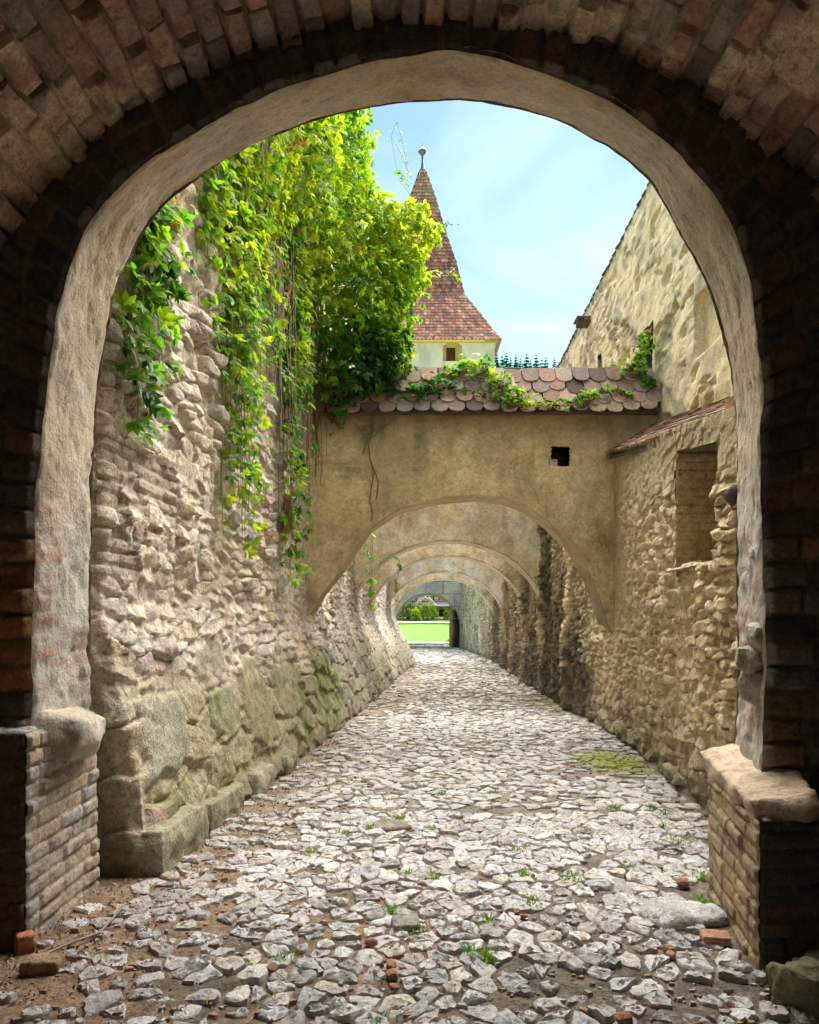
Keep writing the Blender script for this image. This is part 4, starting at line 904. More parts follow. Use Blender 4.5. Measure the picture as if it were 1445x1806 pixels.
# cobbles: clipped cells of a jittered lattice, each an angular low dome
def left_base(y): return np.interp(y, [4.5, 4.84, 11, 13, 15.8, 19.8, 25.7, 30.2, 31, 50], [-1.95, -1.72, -1.12, -.98, -.78, -.53, -.15, .22, -.6, -.9])
def right_base(y): return np.interp(y, [p[1] for p in Rb], [p[0] for p in Rb])
rng = np.random.default_rng(21)
def clip(poly, a, b, cst):
    out = []
    for i in range(len(poly)):
        p, q = poly[i], poly[(i + 1) % len(poly)]; dp = a * p[0] + b * p[1] - cst; dq = a * q[0] + b * q[1] - cst
        if dp <= 0: out.append(p)
        if (dp < 0 < dq) or (dq < 0 < dp):
            t = dp / (dp - dq); out.append((p[0] + (q[0] - p[0]) * t, p[1] + (q[1] - p[1]) * t))
    return out
mbc = MB()
STC = .88 * np.array([(.60, .58, .57), (.54, .53, .55), (.62, .59, .56), (.50, .48, .49), (.57, .52, .51), (.66, .64, .63), (.44, .41, .41), (.54, .49, .44)])
def cobbles(y0, y1, cx_, cy_, detail):
    nx = int(6.8 / cx_); ny = int((y1 - y0) / cy_)
    S_ = {}
    for j in range(-1, ny + 2):
        for i in range(-1, nx + 2):
            S_[(i, j)] = (-2.9 + (i + .5 + (.5 if j % 2 else 0) * .9 + rng.uniform(-.47, .47)) * cx_, y0 + (j + .5 + rng.uniform(-.47, .47)) * cy_)
    for j in range(ny):
        for i in range(nx):
            s = S_[(i, j)]; x, y = s
            if x < left_base(y) + .08 or x > right_base(y) - .05: continue
            if y < 4.6 and (x < -1.85 or x > 1.62 + (y < 3.4) * .8): continue
            # bare earth along the left edge and in patches
            q = float(fbm(x * 1.0, y * .75, 0, 1021, 4))
            edge_l = x - left_base(max(y, 4.0)); edge_r = right_base(y) - x
            dens = .97
            if edge_l < .9: dens -= (.9 - edge_l) * .6
            if edge_r < .3: dens -= (.3 - edge_r) * 1.2
            if y < 4.3: dens -= (4.3 - y) * .06 + max(0, q) * .4
            dens -= max(0, q - .15) * 1.0
            if rng.random() > dens: continue
            poly = [(x - cx_ * 1.1, y - cy_ * 1.1), (x + cx_ * 1.1, y - cy_ * 1.1), (x + cx_ * 1.1, y + cy_ * 1.1), (x - cx_ * 1.1, y + cy_ * 1.1)]
            for dj in (-1, 0, 1):
                for di in (-2, -1, 0, 1, 2):
                    if (di, dj) == (0, 0): continue
                    t = S_.get((i + di, j + dj))
                    if t is None: continue
                    a = t[0] - x; b = t[1] - y; m_ = (a * (x + t[0]) + b * (y + t[1])) / 2
                    poly = clip(poly, a, b, m_)
                    if len(poly) < 3: break
            if len(poly) < 3: continue
            pl = np.array(poly); ctr = pl.mean(0)
            sh = rng.uniform(.88, 1.0) * (1 if y > 4.2 else rng.uniform(.78, 1.0))
            if rng.random() < .12: sh *= .7
            # subdivide and roughen the outline
            K = 14 if detail == 2 else (8 if detail == 1 else 6)
            d = np.concatenate([pl, pl[:1]]); L_ = np.concatenate([[0], np.cumsum(np.hypot(*np.diff(d, axis=0).T))])
            u = (np.arange(K) + rng.uniform(-.25, .25, K)) / K * L_[-1]; u = np.sort(np.mod(u, L_[-1]))
            ol = np.stack([np.interp(u, L_, d[:, 0]), np.interp(u, L_, d[:, 1])], -1); ol = ctr + (ol - ctr) * sh * (1 + rng.normal(0, .05, (K, 1)))
            hgt = rng.uniform(.008, .027); tx, ty = rng.normal(0, .055), rng.normal(.0, .07)
            zb = float(gz(x, y)); base = np.concatenate([ol, np.full((K, 1), zb - .03)], 1)
            c0 = STC[rng.integers(len(STC))] * rng.uniform(.82, 1.12)
            dm = max(0, 1 - math.hypot(x - mossp[0], (y - mossp[1]) * .55) / .55)
            dm = min(1, dm * 1.6)
            if dm > 0 : c0 = c0 * (1 - dm * .9) + np.array((.24, .27, .02)) * dm * .9
            if edge_l < .7: c0 = c0 * .8 + np.array((.26, .17, .11)) * .2
            if y > 14: c0 = c0 * np.array((.98, .95, .90))
            def ring(f, z, jz):
                pts = ctr + (ol - ctr) * f * (1 + rng.normal(0, .05, (K, 1)))
                zz = zb + z + (pts[:, 0] - x) * tx + (pts[:, 1] - y) * ty + rng.normal(0, jz, K)
                return np.concatenate([pts, zz[:, None]], 1)
            if detail == 2:
                rings = [base, ring(1.0, hgt * .35, .003), ring(.90, hgt * .85, .004), ring(.62, hgt * 1.0, .006), ring(.3, hgt * 1.05, .006)]; cr_ = [.7, .95, 1.03, 1.05, 1.05]
            elif detail == 1: rings = [base, ring(.98, hgt * .5, .003), ring(.78, hgt, .005)]; cr_ = [.7, .98, 1.05]
            else: rings = [base, ring(.85, hgt, .005)]; cr_ = [.75, 1.04]
            topc = np.array([[ctr[0], ctr[1], rings[-1][:, 2].mean() + .003]])
            v = np.concatenate(rings + [topc]); nr_ = len(rings)
            f = []
            for r in range(nr_ - 1):
                for k in range(K):
                    k2 = (k + 1) % K; f.append([r * K + k, r * K + k2, (r + 1) * K + k2, (r + 1) * K + k])
            f3 = [[(nr_ - 1) * K + k, (nr_ - 1) * K + (k + 1) % K, nr_ * K] for k in range(K)]
            cc = np.concatenate([np.repeat(c0[None] * (1 if 1 else q), K, 0) for q in cr_] + [c0[None]])
            mbc.add(v, f, cc); mbc.f3.append(np.array(f3) + mbc.n - len(v))
cobbles(2.5, 6.5, .148, .106, 2)
cobbles(6.5, 13, .165, .112, 1)
cobbles(13, 26, .21, .14, 0)
cobbles(26, 58, .34, .26, 0)
# small stones and grit between the cobbles
for i in range(5200):
    y = 2.6 + 7.5 * rng.random() ** 1.5; x = rng.uniform(-2.6, 3.0)
    if x < left_base(y) + .05 or x > right_base(y) - .03 or (y < 4.6 and (x < -1.85 or x > 1.62)): continue
    r = .008 + .022 * rng.random() ** 3; K = 6; a = np.sort(rng.uniform(0, 6.28, K)); z0 = float(dirt_z(x, y)); e = rng.uniform(.6, 1.1, K)
    o1 = np.stack([x + r * 1.3 * np.cos(a) * e, y + r * np.sin(a) * e, np.full(K, z0 - .004)], -1); o2 = o1 * [1, 1, 1]; o2[:, :2] = (o1[:, :2] - [x, y]) * .7 + [x, y]; o2[:, 2] = z0 + r * rng.uniform(.5, .9)
    c0 = np.array([(.50, .48, .46), (.36, .30, .25), (.42, .38, .34), (.28, .22, .17), (.40, .24, .16)][rng.integers(5)]) * rng.uniform(.75, 1.15)
    mbc.add(np.concatenate([o1, o2, o2.mean(0, keepdims=True)]), [[k, (k + 1) % K, (k + 1) % K + K, k + K] for k in range(K)], c0); mbc.f3.append(np.array([[K + k, K + (k + 1) % K, 2 * K] for k in range(K)]) + mbc.n - 13)
o = mbc.build('cobblestones', M_COBBLE, None, smooth=2); setp(o, 'uneven pale grey cobbles paving the lane', 'paving', kind='structure')

# ================================================================== LAWN, HOUSE, BUSHES BEYOND THE GATE TOWER
ys = np.linspace(57.5, 140, 60); xs = np.linspace(-60, 70, 80); Yg, Xg = np.meshgrid(ys, xs, indexing='ij')
def lawn_z(y): return np.interp(y, [57, 60, 70, 78, 140], [-.03, .02, 1.3, 2.15, 9.0])
Zg = lawn_z(Yg) + .05 * fbm(Xg * .5, Yg * .5, 0, 1101, 3)
c = mix(solid(Xg.shape, (.07, .18, .014)), (.10, .21, .02), ss(-.2, .3, fbm(Xg * .3, Yg * .3, 0, 1103, 4)))
mb = MB(); mb.grid(np.stack([Xg, Yg, Zg], -1), c); o = mb.build('lawn', M_LAWN); setp(o, 'bright green lawn rising beyond the tower', 'lawn', kind='structure')
mb = MB()
for (y0, y1) in ((73.0, 74.0), (58.6, 60.0)):
    x_ = np.linspace(-8, 14, 50); ya = y0 + .15 * np.sin(x_ * .8); yb_ = y1 + .2 * np.sin(x_ * .6 + 1)
    p = np.stack([np.stack([x_, ya, lawn_z(ya) + .11], -1), np.stack([x_, yb_, lawn_z(yb_) + .11], -1)]); mb.grid(p, (.62, .60, .55))
o = mb.build('gravel_path', M_DIRT); setp(o, 'pale path strip across the lawn', 'path', kind='structure')
hs = thing('timbered_house', 'half-timbered house with brick base beyond the lawn', 'house', (2.5, 80, 2.1))
HYY = 79.0; hz = lambda py: EYE + (HY - py) / F * HYY
hxp = lambda px: (px - CX) / F * HYY
mb = MB(); wxa, wxb = hxp(774), hxp(791)
for (x0, x1, z0, z1) in ((-7, wxa, 1.6, hz(1069)), (wxb, 13, 1.6, hz(1069)), (wxa, wxb, 1.6, hz(1087)), (wxa, wxb, hz(1075), hz(1069))): mb.box(x0, x1, HYY, HYY + .3, z0, z1, (.52, .34, .22))
mb.box(-7, 13, HYY - .25, HYY, 1.6, hz(1089), (.52, .44, .32))
mb.build('brick_base', M_BRICK, hs)
mb = MB(); mb.box(wxa, wxb, HYY + .15, HYY + .25, hz(1087), hz(1075), (.03, .03, .035)); wn = mb.build('window', M_GLASS, hs)
mb = MB(); mb.box(wxa - .1, wxb + 1.2, HYY - .08, HYY - .01, hz(1075), hz(1072), (.42, .18, .08)); mb.build('lintel', M_WOOD, wn)
mb = MB(); mb.add([(-7, HYY - .8, hz(1069)), (13, HYY - .8, hz(1069)), (13, HYY + .3, hz(1061)), (-7, HYY + .3, hz(1061))], [[0, 1, 2, 3]], (.62, .52, .50)); mb.box(-7, 13, HYY - .85, HYY - .75, hz(1070.5), hz(1068.5), (.40, .26, .2)); mb.build('canopy', M_PAINT, hs)
mb = MB(); mb.box(-7, 13, HYY + .3, HYY + .6, hz(1061), hz(1005), (.72, .69, .66)); mb.build('wall', M_PAINT, hs)
mb = MB()
for x in np.arange(-6.8, 13, .62): mb.box(x, x + .16, HYY + .22, HYY + .297, hz(1060), hz(1020), (.26, .12, .075))
for py in (1060, 1051.5, 1040, 1022): mb.box(-7, 13, HYY + .19, HYY + .217, hz(py) - .08, hz(py) + .08, (.26, .12, .075))
mb.build('timber_frame', M_WOOD, hs)
mb = MB(); mb.add([(-8, HYY - .4, hz(1005)), (14, HYY - .4, hz(1005)), (14, HYY + 6, hz(935)), (-8, HYY + 6, hz(935))], [[0, 1, 2, 3]], (.33, .17, .11)); mb.build('roof', M_TILE, hs)
mb = MB(); ax = hxp(750)
for sg in (-1, 1):
    for o_ in (0, .32): tubes(mb, [[(ax + sg * o_, HYY - .95, hz(1053)), (ax + sg * (.95 + o_ * .6), HYY - .95, hz(1068))]], .07, (.78, .76, .72), 5)
mb.build('gable_brace', M_PAINT, hs)
def bush(name, label, c0, r, n, group, seed, bright, size=.16):
    rg = np.random.default_rng(seed); t = thing(name, label, 'bush', (c0[0], c0[1], c0[2]), group)
    d = unit(rg.normal(0, 1, (n, 3))); d[:, 2] = np.abs(d[:, 2]) * 1.0
    k = 1 + .6 * fbm(d[:, 0] * 2.2, d[:, 1] * 2.2, d[:, 2] * 2.2, seed, 3)
    p = np.array(c0) + d * np.array(r) * (k * rg.uniform(.6, 1, n) ** .5)[:, None]
    mb = MB(); leaves(mb, p, d, size, leafcols(n, rg, bright, p), rg, hang=.1, nl=3); mb.build('foliage', M_LEAF, t)
    mb = MB(); ls = []
    for i in range(9):
        e = np.array(c0) + unit(rg.normal(0, 1, 3) * [1, 1, .4] + [0, 0, .8]) * np.array(r) * .85; ls.append(np.array([np.array(c0) + [0, 0, -.1], (np.array(c0) + e) / 2 + [0, 0, .1], e]))
    tubes(mb, ls, (.05, .015), (.12, .09, .06)); mb.build('stems', M_STEM, t)
    return t
def bz(px, py, Y): p = P(px, py, Y); p[2] = float(lawn_z(Y)); return p
bush('flowering_bush', 'large round leafy bush before the timbered house, middle of three', bz(752, 0, 77.3), (1.35, .9, 1.75), 900, 'bushes before the timbered house', 1, .45)
bush('flowering_bush', 'darker bush half hidden by the lane wall end', bz(722, 0, 77.3), (1.15, .9, 1.9), 800, 'bushes before the timbered house', 2, .25)
bush('flowering_bush', 'narrow pale shrub between the two larger bushes', bz(733, 0, 76.3), (.55, .5, 1.3), 350, 'bushes before the timbered house', 3, .7)
bush('flowering_bush', 'small shrub under the house window', bz(789, 0, 77.8), (.4, .4, .95), 260, 'bushes before the timbered house', 4, .4)
bush('flowering_bush', 'low grass-green shrub by the tower gate', bz(797, 0, 60.5), (.55, .5, .45), 260, None, 5, .75)

# ================================================================== WOODED HILL
xs = np.linspace(-250, 300, 60); ys = np.linspace(130, 420, 40); Xg, Yg = np.meshgrid(xs, ys, indexing='ij')
Zg = np.interp(Yg, [130, 200, 260, 420], [3, 58, 74, 80]) * (1 - .25 * ss(20, 250, np.abs(Xg - 20))) + 3 * fbm(Xg * .01, Yg * .01, 0, 1201, 3)
mb = MB(); mb.grid(np.stack([Xg, Yg, Zg], -1), (.05, .10, .05)); o = mb.build('hill', M_LAWN); setp(o, 'wooded hill behind the village', 'hill', kind='structure')
rg = np.random.default_rng(8)
def conifer_meshes(seed, H, R):
    rr_ = np.random.default_rng(seed); mb = MB()
    for k in range(15):
        z = H * (.12 + .86 * k / 14); r = R * (1 - k / 14.6) ** .85
        for j in range(12):
            a = rr_.uniform(0, 6.28); ln = r * rr_.uniform(.7, 1.15); d = np.array([math.cos(a), math.sin(a), 0]); s = np.array([-d[1], d[0], 0])
            b = np.array([0, 0, z]); e = b + d * ln + np.array([0, 0, -.32 * ln]); m_ = b + d * ln * .55 + np.array([0, 0, -.05 * ln])
            w_ = .22 * ln + .15; cc = np.array((.045, .15, .13)) * rr_.uniform(.6, 1.6)  # bluish haze of distance put into the needle colour
            mb.add([b, m_ + s * w_, e, m_ - s * w_, m_ + [0, 0, -.35 * w_ - .2]], [[0, 1, 2, 3]], cc); mb.f3.append(np.array([[0, 4, 1], [0, 3, 4]]) + mb.n - 5)
    mb.add([(-.06, 0, H * .93), (.06, 0, H * .93), (0, 0, H * 1.04)], [[0, 1, 2]], (.03, .10, .08))
    tk = MB(); tubes(tk, [[(0, 0, 0), (0, 0, H * .5), (0, 0, H * .96)]], (.28, .18, .03), (.10, .07, .05), 6)
    return mb, tk
protos = []
for k in range(4):
    mb, tk = conifer_meshes(50 + k, 13.0, 3.6 + .4 * k)
    a = mb.build('crown', M_LEAF, None, smooth=False); b = tk.build('trunk', M_STEM); protos.append((a.data, b.data)); bpy.data.objects.remove(a); bpy.data.objects.remove(b)
spots = [(866, 628), (876, 622), (886, 630), (893, 624), (901, 632), (910, 627), (918, 634), (929, 626), (936, 637), (946, 627), (956, 636), (963, 632), (978, 632), (986, 640), (850, 624), (1002, 633)]
for i, (px, py) in enumerate(spots):
    Y = 188 + (i * 37 % 29); tp = P(px, py, Y); H = 13.0 * (.72 + .5 * rg.random()); s = H / 13
    t = thing('conifer', 'dark blue-green conifer in the row on the far hilltop', 'tree', (tp[0], Y, tp[2] - H * .97), 'conifers on the far hilltop')
    t.scale = (s, s, s); t.rotation_euler = (0, 0, rg.uniform(0, 6))
    for nm, d, m_ in (('crown', protos[i % 4][0], M_LEAF), ('trunk', protos[i % 4][1], M_STEM)):
        o = bpy.data.objects.new(nm, d); COL.objects.link(o); o.parent = t

# ================================================================== CREEPER
def lx(y): return np.interp(y, [4.84, 11.0, 13, 15.8, 19.8], [-2.05, -1.54, -1.45, -1.36, -1.12])
def strand(y, z0, z1, off, rg, sway=.12, n=None):
    n = n or max(4, int((z0 - z1) / .12)); z = np.linspace(z0, z1, n); t = np.linspace(0, 1, n)
    yy = y + sway * np.cumsum(rg.normal(0, .12, n)) ; xx = lx(yy) + off + .05 * np.cumsum(rg.normal(0, .12, n))
    return np.stack([np.maximum(xx, lx(yy) + .07), yy, z], -1)
def vine(label, ys_, zs_, nst, dens, size, bright, seed, off=(.1, .25), bare=0, group='creeper strands on the left wall', nl=5, thick=.006, jitter=.095):
    """hanging creeper: ys_ (range along the wall), zs_ = (top, lowest)"""
    rg = np.random.default_rng(seed); mb = MB(); ls = []; pts = []
    for i in range(nst):
        y = rg.uniform(*ys_); zb = zs_[1] + (zs_[0] - zs_[1]) * (rg.random() ** 1.6 * .75) * (i > 1)
        ln = strand(y, zs_[0] + rg.uniform(-.1, .1), zb, rg.uniform(*off), rg); ls.append(ln)
        k = rg.integers(0, len(ln), max(1, int(dens * (zs_[0] - zb)))); 
        pts.append(ln[k] + rg.normal(0, jitter, (len(k), 3)) * [.7, 1, .5] + [.05, 0, 0])
    for i in range(bare):
        y = rg.uniform(*ys_); ls.append(strand(y, zs_[0], zs_[1] + (zs_[0] - zs_[1]) * rg.random() * .6, rg.uniform(.06, .14), rg, .18))
    p = np.concatenate(pts); p[:, 0] = np.maximum(p[:, 0], lx(p[:, 1]) + .06)
    t = thing('creeper', label, 'climbing plant', (float(lx(np.mean(ys_))) + .1, float(np.mean(ys_)), zs_[1]), group)
    mb = MB(); leaves(mb, p, np.tile([1., -.35, .1], (len(p), 1)), size, leafcols(len(p), rg, bright, p), rg, nl=nl); mb.build('foliage', M_LEAF, t)
    mb = MB(); tubes(mb, ls, (thick, thick * .5), (.20, .14, .09), 3); mb.build('stems', M_STEM, t)
    return t
def ylft(px):  # distance at which the left wall is met at photo column px
    return 2.445 / (.083 + (CX - px) / F)
def zat(py, Y): return EYE + (HY - py) / F * Y
vine('broad-leaved creeper curtain hanging nearest the gateway arch', (4.9, 5.5), (5.0, 3.1), 22, 12, .115, .56, 2001, bare=7, off=(.06, .22))
vine('single leafy creeper tip hanging lowest beside the gateway arch', (5.05, 5.25), (3.6, 2.95), 3, 15, .11, .7, 2002, bare=4)
vine('long creeper strand trailing lowest down the middle of the left wall', (6.95, 7.6), (5.7, 2.3), 12, 13, .10, .7, 2003, bare=6)
vine('thick bright creeper curtain above the middle of the left wall', (6.4, 8.2), (6.4, 4.0), 44, 13, .10, .68, 2004, bare=16)
vine('slender creeper strand near the corner with the cross wall', (9.1, 9.55), (6.2, 2.2), 9, 14, .10, .58, 2005, bare=8)
vine('short creeper curtain above the slender strand', (8.5, 10.0), (6.6, 4.6), 28, 16, .10, .64, 2006, bare=34)
# big overhanging mass
rg = np.random.default_rng(2010)
mass = thing('creeper', 'huge bright green creeper mass spilling over the top of the left wall', 'climbing plant', (-1.6, 10, 6.5))
pts = []; nrm = []
blobs = [((-1.45, 10.8, 7.4), (.9, 1.3, 1.5), 1500, .60), ((-1.0, 11.2, 6.3), (1.05, .95, .95), 1300, .45), ((-.72, 11.4, 7.3), (.80, .8, .75), 900, .78), ((-1.2, 11.9, 8.3), (.70, .9, .7), 700, .72), ((-1.35, 12.0, 9.2), (.68, .9, .8), 600, .62), ((-1.5, 9.2, 7.5), (.65, 1.3, 1.5), 1300, .66), ((-1.75, 7.7, 6.9), (.5, 1.2, 1.2), 1000, .70), ((-1.95, 6.5, 6.2), (.42, 1.0, 1.1), 700, .66), ((-1.2, 12.0, 10.0), (.50, .7, .6), 350, .6), ((-.10, 11.3, 7.62), (.48, .5, .32), 300, .85), ((-.25, 11.3, 6.95), (.5, .5, .3), 240, .85), ((-.62, 11.2, 6.3), (.5, .5, .5), 420, .75), ((-1.05, 10.9, 5.4), (.62, .55, .65), 650, .28), ((-.55, 11.0, 5.65), (.55, .35, .42), 450, .4), ((-1.3, 10.5, 8.7), (.7, 1.0, .9), 700, .66)]
cols = []
for c0, r, n_, br in blobs:
    d = unit(rg.normal(0, 1, (n_, 3)) + np.array([.35, -.35, .1])); k = 1 + .35 * fbm(d[:, 0] * 1.7 + c0[1], d[:, 1] * 1.7, d[:, 2] * 1.7 + c0[2], 2011, 3)
    q = np.array(c0) + d * np.array(r) * (k * rg.uniform(.3, 1.3, n_) ** .4)[:, None]
    pts.append(q); nrm.append(d); cols.append(leafcols(n_, rg, br + .08, q, .006))
p = np.concatenate(pts); d = np.concatenate(nrm); cl = np.concatenate(cols)
mb = MB(); leaves(mb, p, d, .105, cl, rg, hang=.5); mb.build('foliage', M_LEAF, mass)
mb = MB(); ls = []
for i in range(170):
    y = rg.uniform(7.0, 11); ls.append(strand(y, rg.uniform(6, 8), rg.uniform(3.6, 5.6) - .25 * (y - 9.5), rg.uniform(.06, .32), rg, .2))
for i in range(60):
    b0 = blobs[rg.integers(len(blobs))]; a = np.array([lx(b0[0][1]), b0[0][1], b0[0][2] - .3]); e = np.array(b0[0]) + unit(rg.normal(0, 1, 3)) * np.array(b0[1]) * 1.0; ls.append(np.array([a, (a + e) / 2 + rg.normal(0, .12, 3), e]))
tubes(mb, ls, (.007, .004), (.25, .18, .13), 3); mb.build('stems', M_STEM, mass)
mb = MB(); tubes(mb, [[(-2.2, 11.0, 5.0), (-1.9, 11, 6.5), (-1.5, 11.2, 8), (-1.3, 11.5, 9.3)], [(-1.9, 11, 6.5), (-1.3, 11.2, 7.2), (-.7, 11.3, 7.4)]], (.09, .03), (.20, .15, .11), 7); mb.build('trunk', M_WOOD, mass)
# thin sprays standing free against the sky
t = thing('creeper', 'thin creeper sprays dangling free against the sky', 'climbing plant', (-.8, 11.9, 9))
ls = []; pts = []
for (a, b) in [((690, 240), (726, 318)), ((700, 215), (718, 300)), ((706, 320), (722, 330)), ((700, 300), (716, 318)), ((770, 400), (797, 396)), ((775, 480), (818, 492)), ((745, 420), (785, 410))]:
    A, B = P(*a, 11.9), P(*b, 11.7); m_ = (A + B) / 2 + np.array([.03, 0, .06]); tt = np.linspace(0, 1, 9)[:, None]; ln = (1 - tt) ** 2 * A + 2 * tt * (1 - tt) * m_ + tt ** 2 * B; ls.append(ln); pts.append(np.repeat(ln, 2, 0) + rg.normal(0, .035, (18, 3)))
p = np.concatenate(pts); mb = MB(); leaves(mb, p, np.tile([.5, -1, .3], (len(p), 1)), .06, leafcols(len(p), rg, .5, p), rg, nl=3); mb.build('foliage', M_LEAF, t); mb = MB(); tubes(mb, ls + [np.array([l[0] for l in sorted(ls, key=lambda l: -l[0][2])])], .004, (.2, .15, .1), 3); mb.build('stems', M_STEM, t)
# creeper over the tiled cap
def cap_creeper(label, path, n, spread, bright, seed, Yf, size=.095, grp='creeper on the tiled cap'):
    rg = np.random.default_rng(seed); q = np.array([P(x, y, Y) for x, y, Y in path]); k = np.linspace(0, len(q) - 1, 60)
    ln = np.stack([np.interp(k, np.arange(len(q)), q[:, i]) for i in range(3)], -1)
    p = ln[rg.integers(0, 60, n)] + rg.normal(0, spread, (n, 3)) * [1, .5, .8]
    # keep it lying on top of the tiles
    zs_ = 4.74 + (p[:, 1] - 10.8) / .51 * .78
    p[:, 2] = np.maximum(p[:, 2], np.where((p[:, 1] > 10.8) & (p[:, 1] < 11.31), zs_ + .06, p[:, 2]))
    t = thing('creeper', label, 'climbing plant', q[0], grp)
    mb = MB(); leaves(mb, p, np.tile([0, -.7, .7], (n, 1)), size, leafcols(n, rg, bright, p), rg, hang=.25); mb.build('foliage', M_LEAF, t)
    mb = MB(); tubes(mb, [ln + rg.normal(0, .02, ln.shape) for _ in range(4)], .006, (.22, .16, .1), 3); mb.build('stems', M_STEM, t)
cap_creeper('dark leafy creeper covering the left end of the tiled cap', [(610, 690, 10.95), (680, 690, 10.95), (740, 690, 10.95), (800, 680, 11.0)], 210, .13, .36, 2021, 11)
cap_creeper('bushy creeper clump standing up over the ridge of the tiled cap', [(800, 655, 11.2), (850, 640, 11.2), (870, 670, 11.05), (890, 690, 10.9), (925, 710, 10.75)], 150, .11, .42, 2022, 11)
cap_creeper('creeper runner trailing along the eave tiles', [(840, 690, 10.9), (900, 715, 10.75), (960, 715, 10.75), (1010, 715, 10.75), (1040, 708, 10.8)], 70, .06, .5, 2023, 11, .08)
cap_creeper('thin creeper runner climbing the right end of the tiled cap', [(1030, 700, 10.8), (1060, 692, 10.9), (1090, 688, 10.95), (1115, 700, 10.85)], 34, .04, .55, 2024, 11, .075)
cap_creeper('creeper dangling from the left corner of the tiled cap', [(590, 700, 10.85), (585, 730, 10.8), (600, 755, 10.8)], 34, .07, .45, 2025, 11, .085)
t = cap_creeper('bright creeper growing out of the tall building wall opening', [(1150, 575, 11.2), (1140, 610, 11.2), (1125, 640, 11.2), (1105, 650, 11.2), (1140, 670, 11.1), (1150, 690, 11.05)], 130, .075, .5, 2026, 11, .085, None)
def free_vine(label, px, py0, py1, Y, n, seed, group):
    rg = np.random.default_rng(seed); A, B = P(px, py0, Y), P(px - 3, py1, Y); k = np.linspace(0, 1, 20)[:, None]; ln = A + (B - A) * k + np.cumsum(rg.normal(0, .008, (20, 3)), 0)
    t = thing('creeper', label, 'climbing plant', B, group); p = ln[rg.integers(0, 20, n)] + rg.normal(0, .035, (n, 3))
    mb = MB(); leaves(mb, p, np.tile([.2, -1, .2], (n, 1)), .10, leafcols(n, rg, .55, p), rg); mb.build('foliage', M_LEAF, t); mb = MB(); tubes(mb, [ln, ln + [.03, 0, 0]], .005, (.2, .15, .1), 3); mb.build('stems', M_STEM, t)
free_vine('leafy strand hanging behind the left side of the first arch', 656, 930, 1080, 12.6, 22, 2031, None)
free_vine('thinner strand hanging before the deep second arch', 702, 985, 1045, 16.4, 12, 2032, None)
# bare twigs on the cross wall
mb = MB(); rg = np.random.default_rng(41)
def tw_line(pp): return np.array([P(x, y, Y1A - .05) for x, y in pp])
tubes(mb, [tw_line([(654, 725), (660, 745), (657, 765), (650, 785), (653, 810), (660, 835), (655, 860), (652, 885), (657, 905), (655, 920)]), tw_line([(660, 745), (648, 775), (640, 800)]), tw_line([(653, 810), (668, 850), (664, 880)]), tw_line([(700, 735), (680, 750), (660, 770), (640, 765), (625, 745)]), tw_line([(640, 690), (656, 730), (655, 775)]), tw_line([(560, 720), (556, 760), (565, 800)])], .008, (.24, .18, .12), 4)
o = origin_to(mb.build('dry_vine', M_STEM), P(655, 920, Y1A - .05)); setp(o, 'bare dry vine stem drooping down the ochre cross wall', 'vine')
# dry grass tuft on the wall
yq = 9.35; q = np.array([lx(yq) + .1, yq, zat(905, yq)]); ls = []
for i in range(120):
    a = q + rg.normal(0, .05, 3) * [.4, 1, 1] + [0, 0, .12]; ls.append(np.array([a, a + [.05, rg.normal(0, .05), -.1], a + [.03 + rg.normal(0, .03), rg.normal(0, .11), -.3 + rg.normal(0, .08)]]))
mb = MB(); tubes(mb, ls, .004, (.42, .25, .10), 3); o = origin_to(mb.build('dry_tuft', M_STEM), q); setp(o, 'orange-brown dry grass tuft stuck to the left wall', 'dry grass')

# ================================================================== SMALL THINGS ON THE GROUND
rg = np.random.default_rng(77)
tufts = [(735, 1632), (858, 1678), (760, 1540), (935, 1586), (855, 1620), (720, 1537), (545, 1498), (668, 1792), (500, 1686), (605, 1466), (690, 1600), (1110, 1524), (915, 1500), (870, 1395), (1085, 1418), (1175, 1430), (1176, 1452), (1195, 1478), (655, 1460), (780, 1398), (1235, 1540), (1240, 1585), (760, 1459), (705, 1438), (830, 1668), (925, 1540), (1010, 1545), (1150, 1418)]
def blades(mb, c, n, h, spread, col, rg):
    for i in range(n):
        a = rg.uniform(0, 6.28); r = spread * math.sqrt(rg.random()); b = c + np.array([r * math.cos(a), r * math.sin(a), 0]); ln = rg.uniform(.3, .9) * h; d = np.array([rg.normal(0, .6), rg.normal(0, .6), 1.0]); d /= np.linalg.norm(d); s = np.array([math.cos(a + 1.5), math.sin(a + 1.5), 0]) * .004
        m_ = b + d * ln * .6; e = b + d * ln * .9 + np.array([d[0], d[1], -.2]) * ln * .5
        mb.add([b - s, b + s, m_ + s * .8, m_ - s * .8, e], [[0, 1, 2, 3]], col * rg.uniform(.7, 1.3)); mb.f3.append(np.array([[3, 2, 4]]) + mb.n - 5)
for i, (px, py) in enumerate(tufts):
    c = G(px, py); c[2] = float(gz(c[0], c[1])); mb = MB(); blades(mb, c, int(rg.integers(40, 80)), .085, rg.uniform(.04, .085), np.array((.15, .27, .03)), rg)
    o = origin_to(mb.build('grass_tuft', M_GRASS), c); setp(o, 'small green grass tuft growing between the cobbles', 'grass tuft', 'grass tufts between the cobbles')
